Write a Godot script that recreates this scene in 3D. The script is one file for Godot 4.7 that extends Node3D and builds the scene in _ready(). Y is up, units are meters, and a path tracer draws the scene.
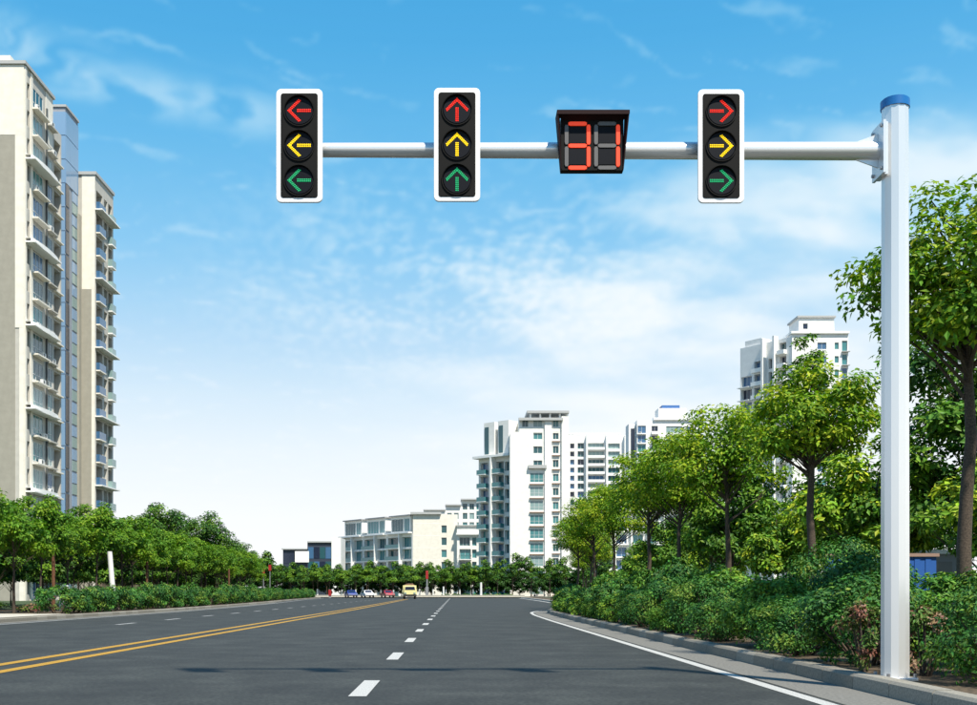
extends Node3D

# ------------------------------------------------------------------ camera constants
const F := 1075.0          # focal length in photo pixels
const HX := 456.0          # vanishing point of the road in the photo
const HY := 592.0
const EYE := 1.08

var rng := RandomNumberGenerator.new()
var names := {}
var M := {}
var cache := {}

# ------------------------------------------------------------------ mesh builder
class MB:
	var v := PackedVector3Array()
	var n := PackedVector3Array()
	var c := PackedColorArray()
	var col := Color(1, 1, 1)
	var xf := Transform3D()
	var use_xf := false

	func tri(a: Vector3, b: Vector3, d: Vector3) -> void:   # counter-clockwise seen from outside
		if use_xf:
			a = xf * a; b = xf * b; d = xf * d
		var m := (b - a).cross(d - a).normalized()
		v.append(a); v.append(d); v.append(b)
		n.append(m); n.append(m); n.append(m)
		c.append(col); c.append(col); c.append(col)

	func quad(a: Vector3, b: Vector3, d: Vector3, e: Vector3) -> void:
		tri(a, b, d); tri(a, d, e)

	func raw(a: Vector3, na: Vector3, b: Vector3, nb: Vector3, d: Vector3, nd: Vector3) -> void:
		if use_xf:
			a = xf * a; b = xf * b; d = xf * d
			na = xf.basis * na; nb = xf.basis * nb; nd = xf.basis * nd
		v.append(a); v.append(d); v.append(b)
		n.append(na); n.append(nd); n.append(nb)
		c.append(col); c.append(col); c.append(col)

	func box(lo: Vector3, hi: Vector3) -> void:
		var a := lo; var b := hi
		quad(Vector3(a.x, a.y, b.z), Vector3(b.x, a.y, b.z), Vector3(b.x, b.y, b.z), Vector3(a.x, b.y, b.z))
		quad(Vector3(b.x, a.y, a.z), Vector3(a.x, a.y, a.z), Vector3(a.x, b.y, a.z), Vector3(b.x, b.y, a.z))
		quad(Vector3(b.x, a.y, b.z), Vector3(b.x, a.y, a.z), Vector3(b.x, b.y, a.z), Vector3(b.x, b.y, b.z))
		quad(Vector3(a.x, a.y, a.z), Vector3(a.x, a.y, b.z), Vector3(a.x, b.y, b.z), Vector3(a.x, b.y, a.z))
		quad(Vector3(a.x, b.y, b.z), Vector3(b.x, b.y, b.z), Vector3(b.x, b.y, a.z), Vector3(a.x, b.y, a.z))
		quad(Vector3(a.x, a.y, a.z), Vector3(b.x, a.y, a.z), Vector3(b.x, a.y, b.z), Vector3(a.x, a.y, b.z))

	func cbox(at: Vector3, s: Vector3) -> void:
		box(at - s * 0.5, at + s * 0.5)

	# convex outline (ccw in x,y) extruded from z0 to z1, front edge chamfered by b
	func prism(p: PackedVector2Array, z0: float, z1: float, b := 0.0) -> void:
		var k := p.size()
		var mid := Vector2.ZERO
		for q in p: mid += q
		mid /= k
		var inner := PackedVector2Array()
		for q in p:
			var d := q - mid
			inner.append(q - d.normalized() * minf(b * 1.3, d.length() * 0.5))
		for i in k:
			var j := (i + 1) % k
			var a := p[i]; var d := p[j]
			quad(Vector3(a.x, a.y, z0), Vector3(d.x, d.y, z0), Vector3(d.x, d.y, z1 - b), Vector3(a.x, a.y, z1 - b))
			if b > 0.0:
				quad(Vector3(a.x, a.y, z1 - b), Vector3(d.x, d.y, z1 - b), Vector3(inner[j].x, inner[j].y, z1), Vector3(inner[i].x, inner[i].y, z1))
			tri(Vector3(mid.x, mid.y, z1), Vector3(inner[i].x, inner[i].y, z1), Vector3(inner[j].x, inner[j].y, z1))
			tri(Vector3(mid.x, mid.y, z0), Vector3(d.x, d.y, z0), Vector3(a.x, a.y, z0))

	func tube(pts: Array, radii: Array, sides: int, cap := true, flat := false, phase := 0.0) -> void:
		var rings := []
		var norms := []
		var last_side := Vector3.ZERO
		for i in pts.size():
			var d: Vector3 = (pts[mini(i + 1, pts.size() - 1)] - pts[maxi(i - 1, 0)]).normalized()
			var side: Vector3 = d.cross(Vector3(0, 0, 1) if absf(d.z) < 0.9 else Vector3(1, 0, 0)).normalized()
			if last_side != Vector3.ZERO:
				side = (last_side - d * last_side.dot(d)).normalized()
			last_side = side
			var up := side.cross(d).normalized()
			var ring := PackedVector3Array()
			var nr := PackedVector3Array()
			for s in sides:
				var a := TAU * s / sides + phase
				var o: Vector3 = side * cos(a) + up * sin(a)
				ring.append(pts[i] + o * radii[i]); nr.append(o)
			rings.append(ring); norms.append(nr)
		for i in pts.size() - 1:
			for s in sides:
				var t := (s + 1) % sides
				if flat:
					quad(rings[i][t], rings[i][s], rings[i + 1][s], rings[i + 1][t])
				else:
					raw(rings[i][t], norms[i][t], rings[i][s], norms[i][s], rings[i + 1][s], norms[i + 1][s])
					raw(rings[i][t], norms[i][t], rings[i + 1][s], norms[i + 1][s], rings[i + 1][t], norms[i + 1][t])
		if cap:
			for s in sides:
				var t := (s + 1) % sides
				tri(pts[0], rings[0][s], rings[0][t])
				tri(pts[-1], rings[-1][t], rings[-1][s])

	func leaf(at: Vector3, along: Vector3, nor: Vector3, l: float, w: float) -> void:
		var side := along.cross(nor).normalized() * w * 0.5
		var lift := nor * w * 0.16
		var tip := at + along * l
		var mid := at + along * l * 0.45
		var a := mid + side + lift
		var b := mid - side + lift
		var n1 := (a - at).cross(tip - at).normalized()
		var n2 := (tip - at).cross(b - at).normalized()
		if n1.dot(nor) < 0:
			n1 = -n1
			n2 = -n2
			v.append(at); v.append(a); v.append(tip); v.append(at); v.append(tip); v.append(b)
		else:
			v.append(at); v.append(tip); v.append(a); v.append(at); v.append(b); v.append(tip)
		for i in 3: n.append(n1)
		for i in 3: n.append(n2)
		for i in 6: c.append(col)

	func mesh() -> ArrayMesh:
		var arr := []
		arr.resize(Mesh.ARRAY_MAX)
		arr[Mesh.ARRAY_VERTEX] = v
		arr[Mesh.ARRAY_NORMAL] = n
		arr[Mesh.ARRAY_COLOR] = c
		var m := ArrayMesh.new()
		m.add_surface_from_arrays(Mesh.PRIMITIVE_TRIANGLES, arr)
		return m

# ------------------------------------------------------------------ nodes
func numbered(called: String) -> String:
	if not names.has(called):
		names[called] = 0
		return called
	names[called] += 1
	return "%s_%03d" % [called, names[called]]

func tag(o: Node, label: String, category: String, group := "", kind := "") -> Node:
	if label: o.set_meta("label", label)
	if category: o.set_meta("category", category)
	if group: o.set_meta("group", group)
	if kind: o.set_meta("kind", kind)
	return o

func thing(called: String, at: Vector3, turn: float, label: String, category: String, group := "") -> Node3D:
	var o := Node3D.new()
	o.name = numbered(called)
	add_child(o)
	o.position = at
	o.rotation.y = turn
	tag(o, label, category, group)
	return o

func part(called: String, m: Mesh, mat: Material, parent: Node, xf := Transform3D()) -> MeshInstance3D:
	var o := MeshInstance3D.new()
	o.name = called
	o.mesh = m
	o.material_override = mat
	o.transform = xf
	parent.add_child(o, true)
	return o

func structure(called: String, m: Mesh, mat: Material) -> MeshInstance3D:
	var o := part(numbered(called), m, mat, self)
	o.set_meta("kind", "structure")
	return o

func T(x: float, y: float, z: float) -> Transform3D:
	return Transform3D(Basis(), Vector3(x, y, z))

func nth(n: int) -> String:
	var one := ["first", "second", "third", "fourth", "fifth", "sixth", "seventh", "eighth", "ninth", "tenth", "eleventh", "twelfth", "thirteenth", "fourteenth", "fifteenth", "sixteenth", "seventeenth", "eighteenth", "nineteenth"]
	if n <= 19: return one[n - 1]
	var tens: Array = [["twentieth", "twenty-"], ["thirtieth", "thirty-"], ["fortieth", "forty-"], ["fiftieth", "fifty-"], ["sixtieth", "sixty-"]][n / 10 - 2]
	return tens[0] if n % 10 == 0 else tens[1] + one[n % 10 - 1]

# photo pixel at a known depth
func at(px: float, py: float, d: float) -> Vector3:
	return Vector3((px - HX) / F * d, EYE - (py - HY) / F * d, -d)

func X(px: float, d: float) -> float:
	return (px - HX) / F * d

func Y(py: float, d: float) -> float:
	return EYE - (py - HY) / F * d

# ------------------------------------------------------------------ materials
func lin(r: float, g: float, b: float) -> Color:
	return Color(r, g, b).linear_to_srgb()

func noise_tex(freq: float, lo: float, hi: float, size := 512, sd := 1, oct := 4, tint := Color(1, 1, 1), kind := FastNoiseLite.TYPE_SIMPLEX_SMOOTH) -> NoiseTexture2D:
	var nz := FastNoiseLite.new()
	nz.seed = sd
	nz.noise_type = kind
	nz.frequency = freq
	nz.fractal_octaves = oct
	nz.fractal_gain = 0.6
	var g := Gradient.new()
	g.set_color(0, Color(lo, lo, lo) * tint)
	g.set_color(1, Color(hi, hi, hi))
	var t := NoiseTexture2D.new()
	t.width = size; t.height = size
	t.seamless = true
	t.noise = nz
	t.color_ramp = g
	return t

func mat(called: String, col: Color, rough := 0.8, metal := 0.0, tex: Texture2D = null, scale := 1.0) -> StandardMaterial3D:
	var m := StandardMaterial3D.new()
	m.resource_name = called
	m.albedo_color = col
	m.roughness = rough
	m.metallic = metal
	m.cull_mode = BaseMaterial3D.CULL_DISABLED
	if tex:
		m.albedo_texture = tex
		m.uv1_triplanar = true
		m.uv1_world_triplanar = true
		m.uv1_scale = Vector3.ONE * scale
	M[called] = m
	return m

func glow(called: String, col: Color, e: float) -> void:
	var m := mat(called, col, 0.4)
	m.emission_enabled = true
	m.emission = col
	m.emission_energy_multiplier = e

func materials() -> void:
	var plaster := noise_tex(0.012, 0.93, 1.0, 512, 3, 5)
	var grit := noise_tex(0.06, 0.72, 1.0, 512, 5, 4)
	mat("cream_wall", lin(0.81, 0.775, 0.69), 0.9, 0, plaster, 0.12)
	mat("pale_cream_wall", lin(0.85, 0.84, 0.795), 0.9, 0, plaster, 0.1)
	mat("white_wall", lin(0.84, 0.84, 0.82), 0.85, 0, plaster, 0.1)
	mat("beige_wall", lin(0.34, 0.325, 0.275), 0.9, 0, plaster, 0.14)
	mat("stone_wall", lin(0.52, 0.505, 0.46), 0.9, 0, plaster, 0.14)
	mat("grey_wall", lin(0.31, 0.335, 0.38), 0.85, 0, plaster, 0.14)
	mat("dark_wall", lin(0.035, 0.045, 0.07), 0.5, 0, plaster, 0.14)
	mat("trim_white", lin(0.82, 0.82, 0.80), 0.7)
	mat("trim_grey", lin(0.4, 0.41, 0.41), 0.7)
	mat("roof_grey", lin(0.3, 0.3, 0.3), 0.8)
	mat("frame_white", lin(0.6, 0.62, 0.62), 0.5)
	mat("frame_dark", lin(0.08, 0.09, 0.09), 0.5)
	mat("room_dark", lin(0.05, 0.05, 0.048), 0.95)
	for g in [["teal", 0.05, 0.2, 0.215], ["deep", 0.02, 0.085, 0.10], ["blue", 0.05, 0.13, 0.25], ["pale", 0.22, 0.33, 0.33], ["navy", 0.012, 0.02, 0.045], ["mirror", 0.2, 0.33, 0.5]]:
		var m := mat("glass_" + g[0], lin(g[1], g[2], g[3]), 0.12)
		m.metallic_specular = 0.6
	mat("roof_blue", lin(0.05, 0.15, 0.4), 0.6)
	mat("terracotta", lin(0.3, 0.2, 0.16), 0.85)
	# street
	mat("concrete", lin(0.34, 0.32, 0.27), 0.9, 0, grit, 0.9)
	mat("gutter", lin(0.21, 0.205, 0.185), 0.9, 0, grit, 0.6)
	mat("concrete_pale", lin(0.64, 0.61, 0.53), 0.9, 0, grit, 0.8)
	mat("concrete_worn", lin(0.27, 0.25, 0.205), 0.9, 0, grit, 0.7)
	mat("soil", lin(0.16, 0.115, 0.07), 0.95, 0, noise_tex(0.05, 0.45, 1.0, 512, 8, 5), 0.6)
	mat("grass_ground", lin(0.07, 0.12, 0.03), 0.95, 0, noise_tex(0.04, 0.45, 1.0, 512, 9, 5), 0.25)
	mat("far_ground", lin(0.14, 0.14, 0.09), 0.95, 0, noise_tex(0.03, 0.55, 1.0, 512, 10, 5), 0.03)
	mat("paint_white", lin(0.78, 0.78, 0.75), 0.7, 0, noise_tex(0.09, 0.5, 1.0, 512, 11, 5), 1.3)
	mat("paint_faded", lin(0.5, 0.51, 0.5), 0.8, 0, noise_tex(0.05, 0.55, 1.0, 512, 12, 5), 0.9)
	mat("paint_yellow", lin(0.76, 0.42, 0.022), 0.7, 0, noise_tex(0.09, 0.45, 1.0, 512, 13, 5), 1.1)
	# mast and signals
	mat("mast_white", lin(0.78, 0.79, 0.80), 0.26, 0.45)
	M["mast_white"].clearcoat_enabled = true
	M["mast_white"].clearcoat = 0.4
	mat("bolt_steel", lin(0.35, 0.35, 0.36), 0.4, 0.8)
	mat("cap_blue", lin(0.01, 0.14, 0.42), 0.35)
	mat("signal_border", lin(0.82, 0.82, 0.82), 0.5)
	mat("signal_black", lin(0.009, 0.009, 0.009), 0.7)
	mat("lens_black", lin(0.006, 0.007, 0.011), 0.5)
	mat("hood_maroon", lin(0.02, 0.009, 0.010), 0.7)
	mat("segment_off", lin(0.12, 0.115, 0.115), 0.4)
	for q in ["signal_black", "lens_black", "hood_maroon"]: M[q].metallic_specular = 0.25
	glow("led_red", Color(0.86, 0.14, 0.08), 0.55)
	glow("led_yellow", Color(0.98, 0.82, 0.03), 0.5)
	glow("led_green", Color(0.08, 0.6, 0.38), 0.5)
	glow("segment_red", Color(0.84, 0.24, 0.11), 0.5)
	# posts, vehicles
	mat("rust", lin(0.24, 0.10, 0.045), 0.85, 0, noise_tex(0.05, 0.5, 1.0, 256, 14, 4), 1.5)
	mat("wall_brown", lin(0.24, 0.175, 0.125), 0.9, 0, grit, 0.5)
	mat("sticker", lin(0.5, 0.6, 0.62), 0.6)
	mat("car_blue", lin(0.02, 0.04, 0.22), 0.25)
	mat("car_white", lin(0.75, 0.75, 0.75), 0.25)
	mat("car_red", lin(0.35, 0.03, 0.04), 0.25)
	mat("truck_cream", lin(0.72, 0.66, 0.32), 0.4)
	mat("truck_brown", lin(0.12, 0.07, 0.04), 0.9)
	mat("tyre", lin(0.02, 0.02, 0.02), 0.9)
	mat("dark_plastic", lin(0.03, 0.03, 0.03), 0.6)
	mat("post_grey", lin(0.2, 0.21, 0.22), 0.6)
	mat("red_paint", lin(0.32, 0.015, 0.015), 0.5)
	mat("fence_blue", lin(0.02, 0.10, 0.36), 0.5)
	mat("white_wash", lin(0.7, 0.7, 0.68), 0.9)
	# plants
	var bark := noise_tex(0.07, 0.4, 1.0, 256, 16, 5)
	mat("bark", lin(0.15, 0.11, 0.08), 0.95, 0, bark, 1.6)
	for nm in ["leaf", "leaf_thin"]:
		var m := mat(nm, Color(1, 1, 1), 0.55)
		m.vertex_color_use_as_albedo = true
		m.metallic_specular = 0.35
		m.backlight_enabled = true
		m.backlight = lin(0.18, 0.28, 0.03) if nm == "leaf" else lin(0.55, 0.70, 0.06)

# asphalt: stones and binder in two sizes of grain, vertex colours carry lane wear and patches
func asphalt_material() -> StandardMaterial3D:
	var r := RandomNumberGenerator.new()
	r.seed = 77
	var nz := FastNoiseLite.new()
	nz.seed = 4; nz.frequency = 0.012; nz.fractal_octaves = 4
	var nf := FastNoiseLite.new()
	nf.seed = 6; nf.frequency = 0.11; nf.fractal_octaves = 3
	var sz := 1024
	var bl := nz.get_seamless_image(sz, sz).get_data()
	var fl := nf.get_seamless_image(sz, sz).get_data()
	var data := PackedByteArray()
	data.resize(sz * sz * 3)
	var step := bl.size() / (sz * sz)
	for i in sz * sz:
		var k := 0.74 + 0.16 * (bl[i * step] / 255.0 - 0.5) + 0.5 * (fl[i * step] / 255.0 - 0.5)
		var q := r.randf()
		if q > 0.98: k += 0.25
		elif q < 0.12: k -= 0.20
		else: k += (q - 0.5) * 0.16
		var b := int(clampf(k, 0, 1) * 255.0)
		data[i * 3] = b; data[i * 3 + 1] = b; data[i * 3 + 2] = b
	var im := Image.create_from_data(sz, sz, false, Image.FORMAT_RGB8, data)
	var m := mat("asphalt", lin(0.078, 0.086, 0.077), 0.82)
	m.albedo_texture = ImageTexture.create_from_image(im)
	m.uv1_triplanar = true
	m.uv1_world_triplanar = true
	m.uv1_scale = Vector3.ONE * 0.12
	m.metallic_specular = 0.5
	# old patches and stains over several metres
	m.detail_enabled = true
	m.detail_blend_mode = BaseMaterial3D.BLEND_MODE_MUL
	m.detail_uv_layer = BaseMaterial3D.DETAIL_UV_2
	m.detail_albedo = noise_tex(0.02, 0.6, 1.0, 1024, 41, 6)
	m.uv2_triplanar = true
	m.uv2_world_triplanar = true
	m.uv2_scale = Vector3.ONE * 0.027
	return m

# ------------------------------------------------------------------ sky
func sky_texture() -> ImageTexture:
	var w := 2560
	var h := 1280
	var stops := [[0.0, 252, 253, 254], [4.0, 246, 250, 253], [7.5, 232, 243, 251], [10.0, 214, 234, 249], [13.0, 184, 219, 245], [17.5, 138, 200, 240], [22.5, 104, 184, 233], [27.0, 82, 171, 226], [31.0, 72, 163, 221], [45.0, 58, 144, 208], [90.0, 44, 118, 186]]
	var mottle := FastNoiseLite.new()
	mottle.seed = 21; mottle.frequency = 1.0; mottle.fractal_octaves = 3; mottle.noise_type = FastNoiseLite.TYPE_SIMPLEX
	var wisp := FastNoiseLite.new()
	wisp.seed = 5; wisp.frequency = 1.0; wisp.fractal_octaves = 5; wisp.noise_type = FastNoiseLite.TYPE_SIMPLEX_SMOOTH
	var data := PackedByteArray()
	data.resize(w * h * 3)
	var off := 0
	for y in h:
		var el := 90.0 - (y + 0.5) * 180.0 / h
		if el <= -0.2:
			for i in range(off, w * h * 3):
				data[i] = 150
			break
		var r := 252.0; var g := 253.0; var b := 254.0
		for k in stops.size() - 1:
			if el >= stops[k][0] and el <= stops[k + 1][0]:
				var t: float = (el - stops[k][0]) / (stops[k + 1][0] - stops[k][0])
				r = lerpf(stops[k][1], stops[k + 1][1], t)
				g = lerpf(stops[k][2], stops[k + 1][2], t)
				b = lerpf(stops[k][3], stops[k + 1][3], t)
		var se := sin(deg_to_rad(el))
		var ce := cos(deg_to_rad(el))
		var k2 := 1.0 / (se + 0.12)
		var high := smoothstep(60.0, 34.0, el)
		for x in w:
			var az := (x + 0.5) * 360.0 / w      # 0 looks down the road
			if az > 180.0: az -= 360.0
			var ar := deg_to_rad(az)
			var px := sin(ar) * ce * k2
			var pz := cos(ar) * ce * k2
			var ws := wisp.get_noise_2d(px * 1.3 + pz * 0.5, pz * 1.7 - px * 0.6)
			var d := 0.0
			# rippled high cloud that thickens towards the horizon
			var band := smoothstep(24.5, 15.0, el) * (0.5 + 0.5 * cos((ar - 0.03) * 9.0)) * smoothstep(9.0, 15.0, el)
			if band > 0.01:
				var mt := mottle.get_noise_2d(px * 19.0 + pz * 6.0, pz * 13.0 - px * 5.0 + ws * 1.2)
				d = band * clampf(0.14 + 0.40 * mt + 0.5 * ws, 0.0, 0.6)
			# cloud bank climbing towards the right of the road
			var line := 14.5 + 9.0 * clampf((az + 2.0) / 30.0, 0.0, 1.0) * smoothstep(120.0, 60.0, az) + 5.0 * ws
			var bank := smoothstep(line + 2.5, line - 5.0, el) * smoothstep(-10.0, 12.0, az) * 0.8
			bank *= clampf(0.72 + 0.9 * ws, 0.2, 1.0)
			d = 1.0 - (1.0 - d) * (1.0 - bank)
			# thin streaks of cirrus
			var along := px * 0.96 + pz * 0.28
			var st := wisp.get_noise_2d(along * 4.5 + 40.0, (pz * 0.96 - px * 0.28) * 11.0 + ws * 2.2)
			var streak := clampf(st * 1.3 - 0.35, 0.0, 0.4) * high
			var dist := absf(el - (25.0 - (az + 21.0) * 0.17) + 2.2 * ws)
			streak = maxf(streak * 0.55, clampf(0.22 + 0.6 * st, 0.0, 0.4) * smoothstep(2.6, 0.2, dist) * smoothstep(-4.0, -12.0, az) * smoothstep(-60.0, -30.0, az))
			d = 1.0 - (1.0 - d) * (1.0 - streak)
			d = clampf(d, 0.0, 0.95)
			data[off] = int(lerpf(r, 251.0, d)); data[off + 1] = int(lerpf(g, 253.0, d)); data[off + 2] = int(lerpf(b, 254.0, d))
			off += 3
	return ImageTexture.create_from_image(Image.create_from_data(w, h, false, Image.FORMAT_RGB8, data))

# ------------------------------------------------------------------ road outline (metres ahead -> metres across)
func bend(table: Array, d: float) -> float:
	for i in table.size() - 1:
		if d <= table[i + 1][0]:
			var t: float = clampf((d - table[i][0]) / (table[i + 1][0] - table[i][0]), 0, 1)
			return lerpf(table[i][1], table[i + 1][1], t)
	return table[-1][1]

const RIGHT := [[-20.0, 4.42], [40.0, 4.42], [50.0, 4.5], [56.0, 4.75], [60.0, 5.3], [64.0, 6.3], [70.0, 7.6], [80.0, 8.8], [100.0, 9.9], [140.0, 10.9], [192.0, 11.6]]
const LEFT := [[-20.0, -15.95], [60.0, -15.95], [80.0, -16.7], [100.0, -17.9], [140.0, -21.0], [192.0, -24.0]]

func xr(d: float) -> float: return bend(RIGHT, d)
func xl(d: float) -> float: return bend(LEFT, d)

func strip(f0: Callable, f1: Callable, d0: float, d1: float, step: float, y: float) -> ArrayMesh:
	var mb := MB.new()
	var d := d0
	while d < d1 - 0.001:
		var e := minf(d + step, d1)
		mb.quad(Vector3(f0.call(d), y, -d), Vector3(f1.call(d), y, -d), Vector3(f1.call(e), y, -e), Vector3(f0.call(e), y, -e))
		d = e
	return mb.mesh()

func rect_y(x0: float, x1: float, d0: float, d1: float, y: float) -> ArrayMesh:
	var mb := MB.new()
	mb.quad(Vector3(x0, y, -d0), Vector3(x1, y, -d0), Vector3(x1, y, -d1), Vector3(x0, y, -d1))
	return mb.mesh()

func kerb_stone(a: Vector3, b: Vector3, width: float, h: float) -> ArrayMesh:
	# a, b: foot line on the road side; width to the planted side (sign)
	var mb := MB.new()
	var dir := (b - a).normalized()
	var side := dir.cross(Vector3.UP) * width
	var gap := dir * 0.006
	a += gap; b -= gap
	var c := 0.03
	var s := side.normalized()
	var pr := [Vector3.ZERO - Vector3(0, 0.1, 0), s * 0.012 + Vector3(0, h - c, 0), s * (0.012 + c) + Vector3(0, h, 0), side - s * 0.01 + Vector3(0, h, 0), side - Vector3(0, 0.1, 0)]
	for i in 4:
		if width > 0: mb.quad(a + pr[i], a + pr[i + 1], b + pr[i + 1], b + pr[i])
		else: mb.quad(b + pr[i], b + pr[i + 1], a + pr[i + 1], a + pr[i])
	for e in [[a, 1], [b, -1]]:
		for i in range(1, 4):
			mb.tri(e[0] + pr[0], e[0] + pr[i], e[0] + pr[i + 1])
	return mb.mesh()

func build_ground() -> void:
	structure("ground", rect_y(-1500, 1500, -200, 2500, -0.03), M["far_ground"])
	var mb := MB.new()
	var d := -14.0
	while d < 192.0:
		var e := minf(d + 4.0, 192.0)
		mb.quad(Vector3(xl(d), 0, -d), Vector3(xr(d), 0, -d), Vector3(xr(e), 0, -e), Vector3(xl(e), 0, -e))
		d = e
	var road := structure("road", mb.mesh(), asphalt_material())
	var cross := structure("cross_street", rect_y(-260, 260, 192, 203, 0.0), M["asphalt"])
	# painted markings, parts of the road
	for k in 30:
		var dc := 12.1 + 6.03 * k
		if dc > 185: break
		part("lane_dash", rect_y(-1.115, -0.925, dc - 1.0, dc + 1.0, 0.004), M["paint_white"], road)
	for k in 24:
		var dc := 36.5 + 6.03 * k
		if dc > 150: break
		part("faded_lane_dash", rect_y(-11.3, -11.1, dc - 1.0, dc + 1.0, 0.004), M["paint_faded"], road)
	var yl := func(dd: float) -> float: return -6.46 - 0.0022 * pow(maxf(0.0, dd - 60.0), 1.35)
	for s in [-0.30, 0.30]:
		part("centre_line", strip(func(dd): return yl.call(dd) + s - 0.105, func(dd): return yl.call(dd) + s + 0.105, 5.0, 165.0, 4.0, 0.004), M["paint_yellow"], road)
	part("edge_line", strip(func(dd): return xr(dd) - 0.93, func(dd): return xr(dd) - 0.77, 1.0, 62.0, 2.0, 0.004), M["paint_white"], road)
	part("edge_line", strip(func(dd): return xr(dd) - 0.75, func(dd): return xr(dd) - 0.45, 62.0, 185.0, 2.0, 0.004), M["paint_white"], road)
	part("edge_line", strip(func(dd): return xl(dd) + 0.75, func(dd): return xl(dd) + 0.95, 20.0, 185.0, 4.0, 0.004), M["paint_faded"], road)
	part("gutter", strip(func(dd): return xr(dd) - 0.70, func(dd): return xr(dd) - 0.005, -10.0, 62.0, 2.0, 0.003), M["gutter"], road)
	part("gutter", strip(func(dd): return xl(dd) + 0.005, func(dd): return xl(dd) + 0.5, 20.0, 110.0, 2.0, 0.003), M["gutter"], road)
	# kerbs of single stones
	var kerb := structure("kerb", kerb_stone(Vector3(xr(2), 0, -2.0), Vector3(xr(3), 0, -3.0), 0.22, 0.17), M["concrete_worn"])
	var kd := 3.0
	while kd < 72.0:
		var ke := kd + 1.0
		part("kerb_stone", kerb_stone(Vector3(xr(kd), 0, -kd), Vector3(xr(ke), 0, -ke), 0.22, 0.165 + rng.randf() * 0.008), M["concrete_worn"] if rng.randf() < 0.6 else M["concrete"], kerb)
		kd = ke
	while kd < 190.0:
		part("kerb_stone", kerb_stone(Vector3(xr(kd), 0, -kd), Vector3(xr(kd + 6.0), 0, -kd - 6.0), 0.22, 0.16), M["concrete_pale"], kerb)
		kd += 6.0
	var kerb2 := structure("kerb", kerb_stone(Vector3(xl(30), 0, -30.0), Vector3(xl(31), 0, -31.0), -0.22, 0.15), M["concrete_worn"])
	kd = 31.0
	while kd < 190.0:
		var l := 1.0 if kd < 80.0 else 5.0
		part("kerb_stone", kerb_stone(Vector3(xl(kd), 0, -kd), Vector3(xl(kd + l), 0, -kd - l), -0.22, 0.15), M["concrete_worn"] if rng.randf() < 0.6 else M["concrete"], kerb2)
		kd += l
	# planted verges and pavement
	structure("verge", strip(func(dd): return xr(dd) + 0.2, func(_dd): return 90.0, -10.0, 191.5, 4.0, 0.125), M["soil"])
	structure("lawn", strip(func(dd): return xr(dd) + 3.6, func(_dd): return 88.0, -8.0, 190.5, 4.0, 0.135), M["grass_ground"])
	structure("verge", strip(func(_dd): return -120.0, func(dd): return xl(dd) - 0.2, 10.0, 191.5, 4.0, 0.12), M["soil"])
	structure("pavement", strip(func(_dd): return -23.5, func(dd): return xl(dd) - 0.9, 20.0, 47.0, 3.0, 0.13), M["concrete_pale"])
	structure("lawn", strip(func(_dd): return -119.0, func(dd): return xl(dd) - 8.5, 20.0, 190.0, 4.0, 0.13), M["grass_ground"])
	structure("pavement", rect_y(-260, 260, 203.2, 212, 0.14), M["concrete_pale"])
	structure("lawn", rect_y(-258, 258, 212.2, 262, 0.13), M["grass_ground"])

# ------------------------------------------------------------------ plants
func tint(base: Array, spread: float) -> Color:
	var k := 1.0 + rng.randf_range(-spread, spread)
	return Color(base[0] * k * rng.randf_range(0.8, 1.25), base[1] * k, base[2] * k * rng.randf_range(0.75, 1.25))

func rdir() -> Vector3:
	var z := rng.randf_range(-1, 1)
	var a := rng.randf() * TAU
	var s := sqrt(1 - z * z)
	return Vector3(s * cos(a), z, s * sin(a))

func clump_leaves(mb: MB, c: Vector3, r: Vector3, count: int, leaf: float, pal: Array, lit := 0.25, heart := Vector3.ZERO) -> void:
	var outward := (c - heart).normalized()
	var base: Array = pal[rng.randi() % pal.size()]
	for i in count:
		var d := rdir()
		if d.y < -0.35 and rng.randf() < 0.6: d.y = -d.y
		var q := pow(rng.randf(), 0.4)
		var p := c + Vector3(d.x * r.x, d.y * r.y, d.z * r.z) * q
		var nor := (d * 0.65 + outward * 0.45 + Vector3(0, 0.35, 0) + rdir() * 0.7).normalized()
		var along := (rdir() + d * 0.5 - Vector3(0, 0.35, 0)).normalized()
		along = (along - nor * along.dot(nor)).normalized()
		mb.col = tint(base if rng.randf() > lit else pal[rng.randi() % pal.size()], 0.3)
		var l := leaf * rng.randf_range(0.7, 1.3)
		mb.leaf(p, along, nor, l, l * rng.randf_range(0.42, 0.58))

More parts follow.
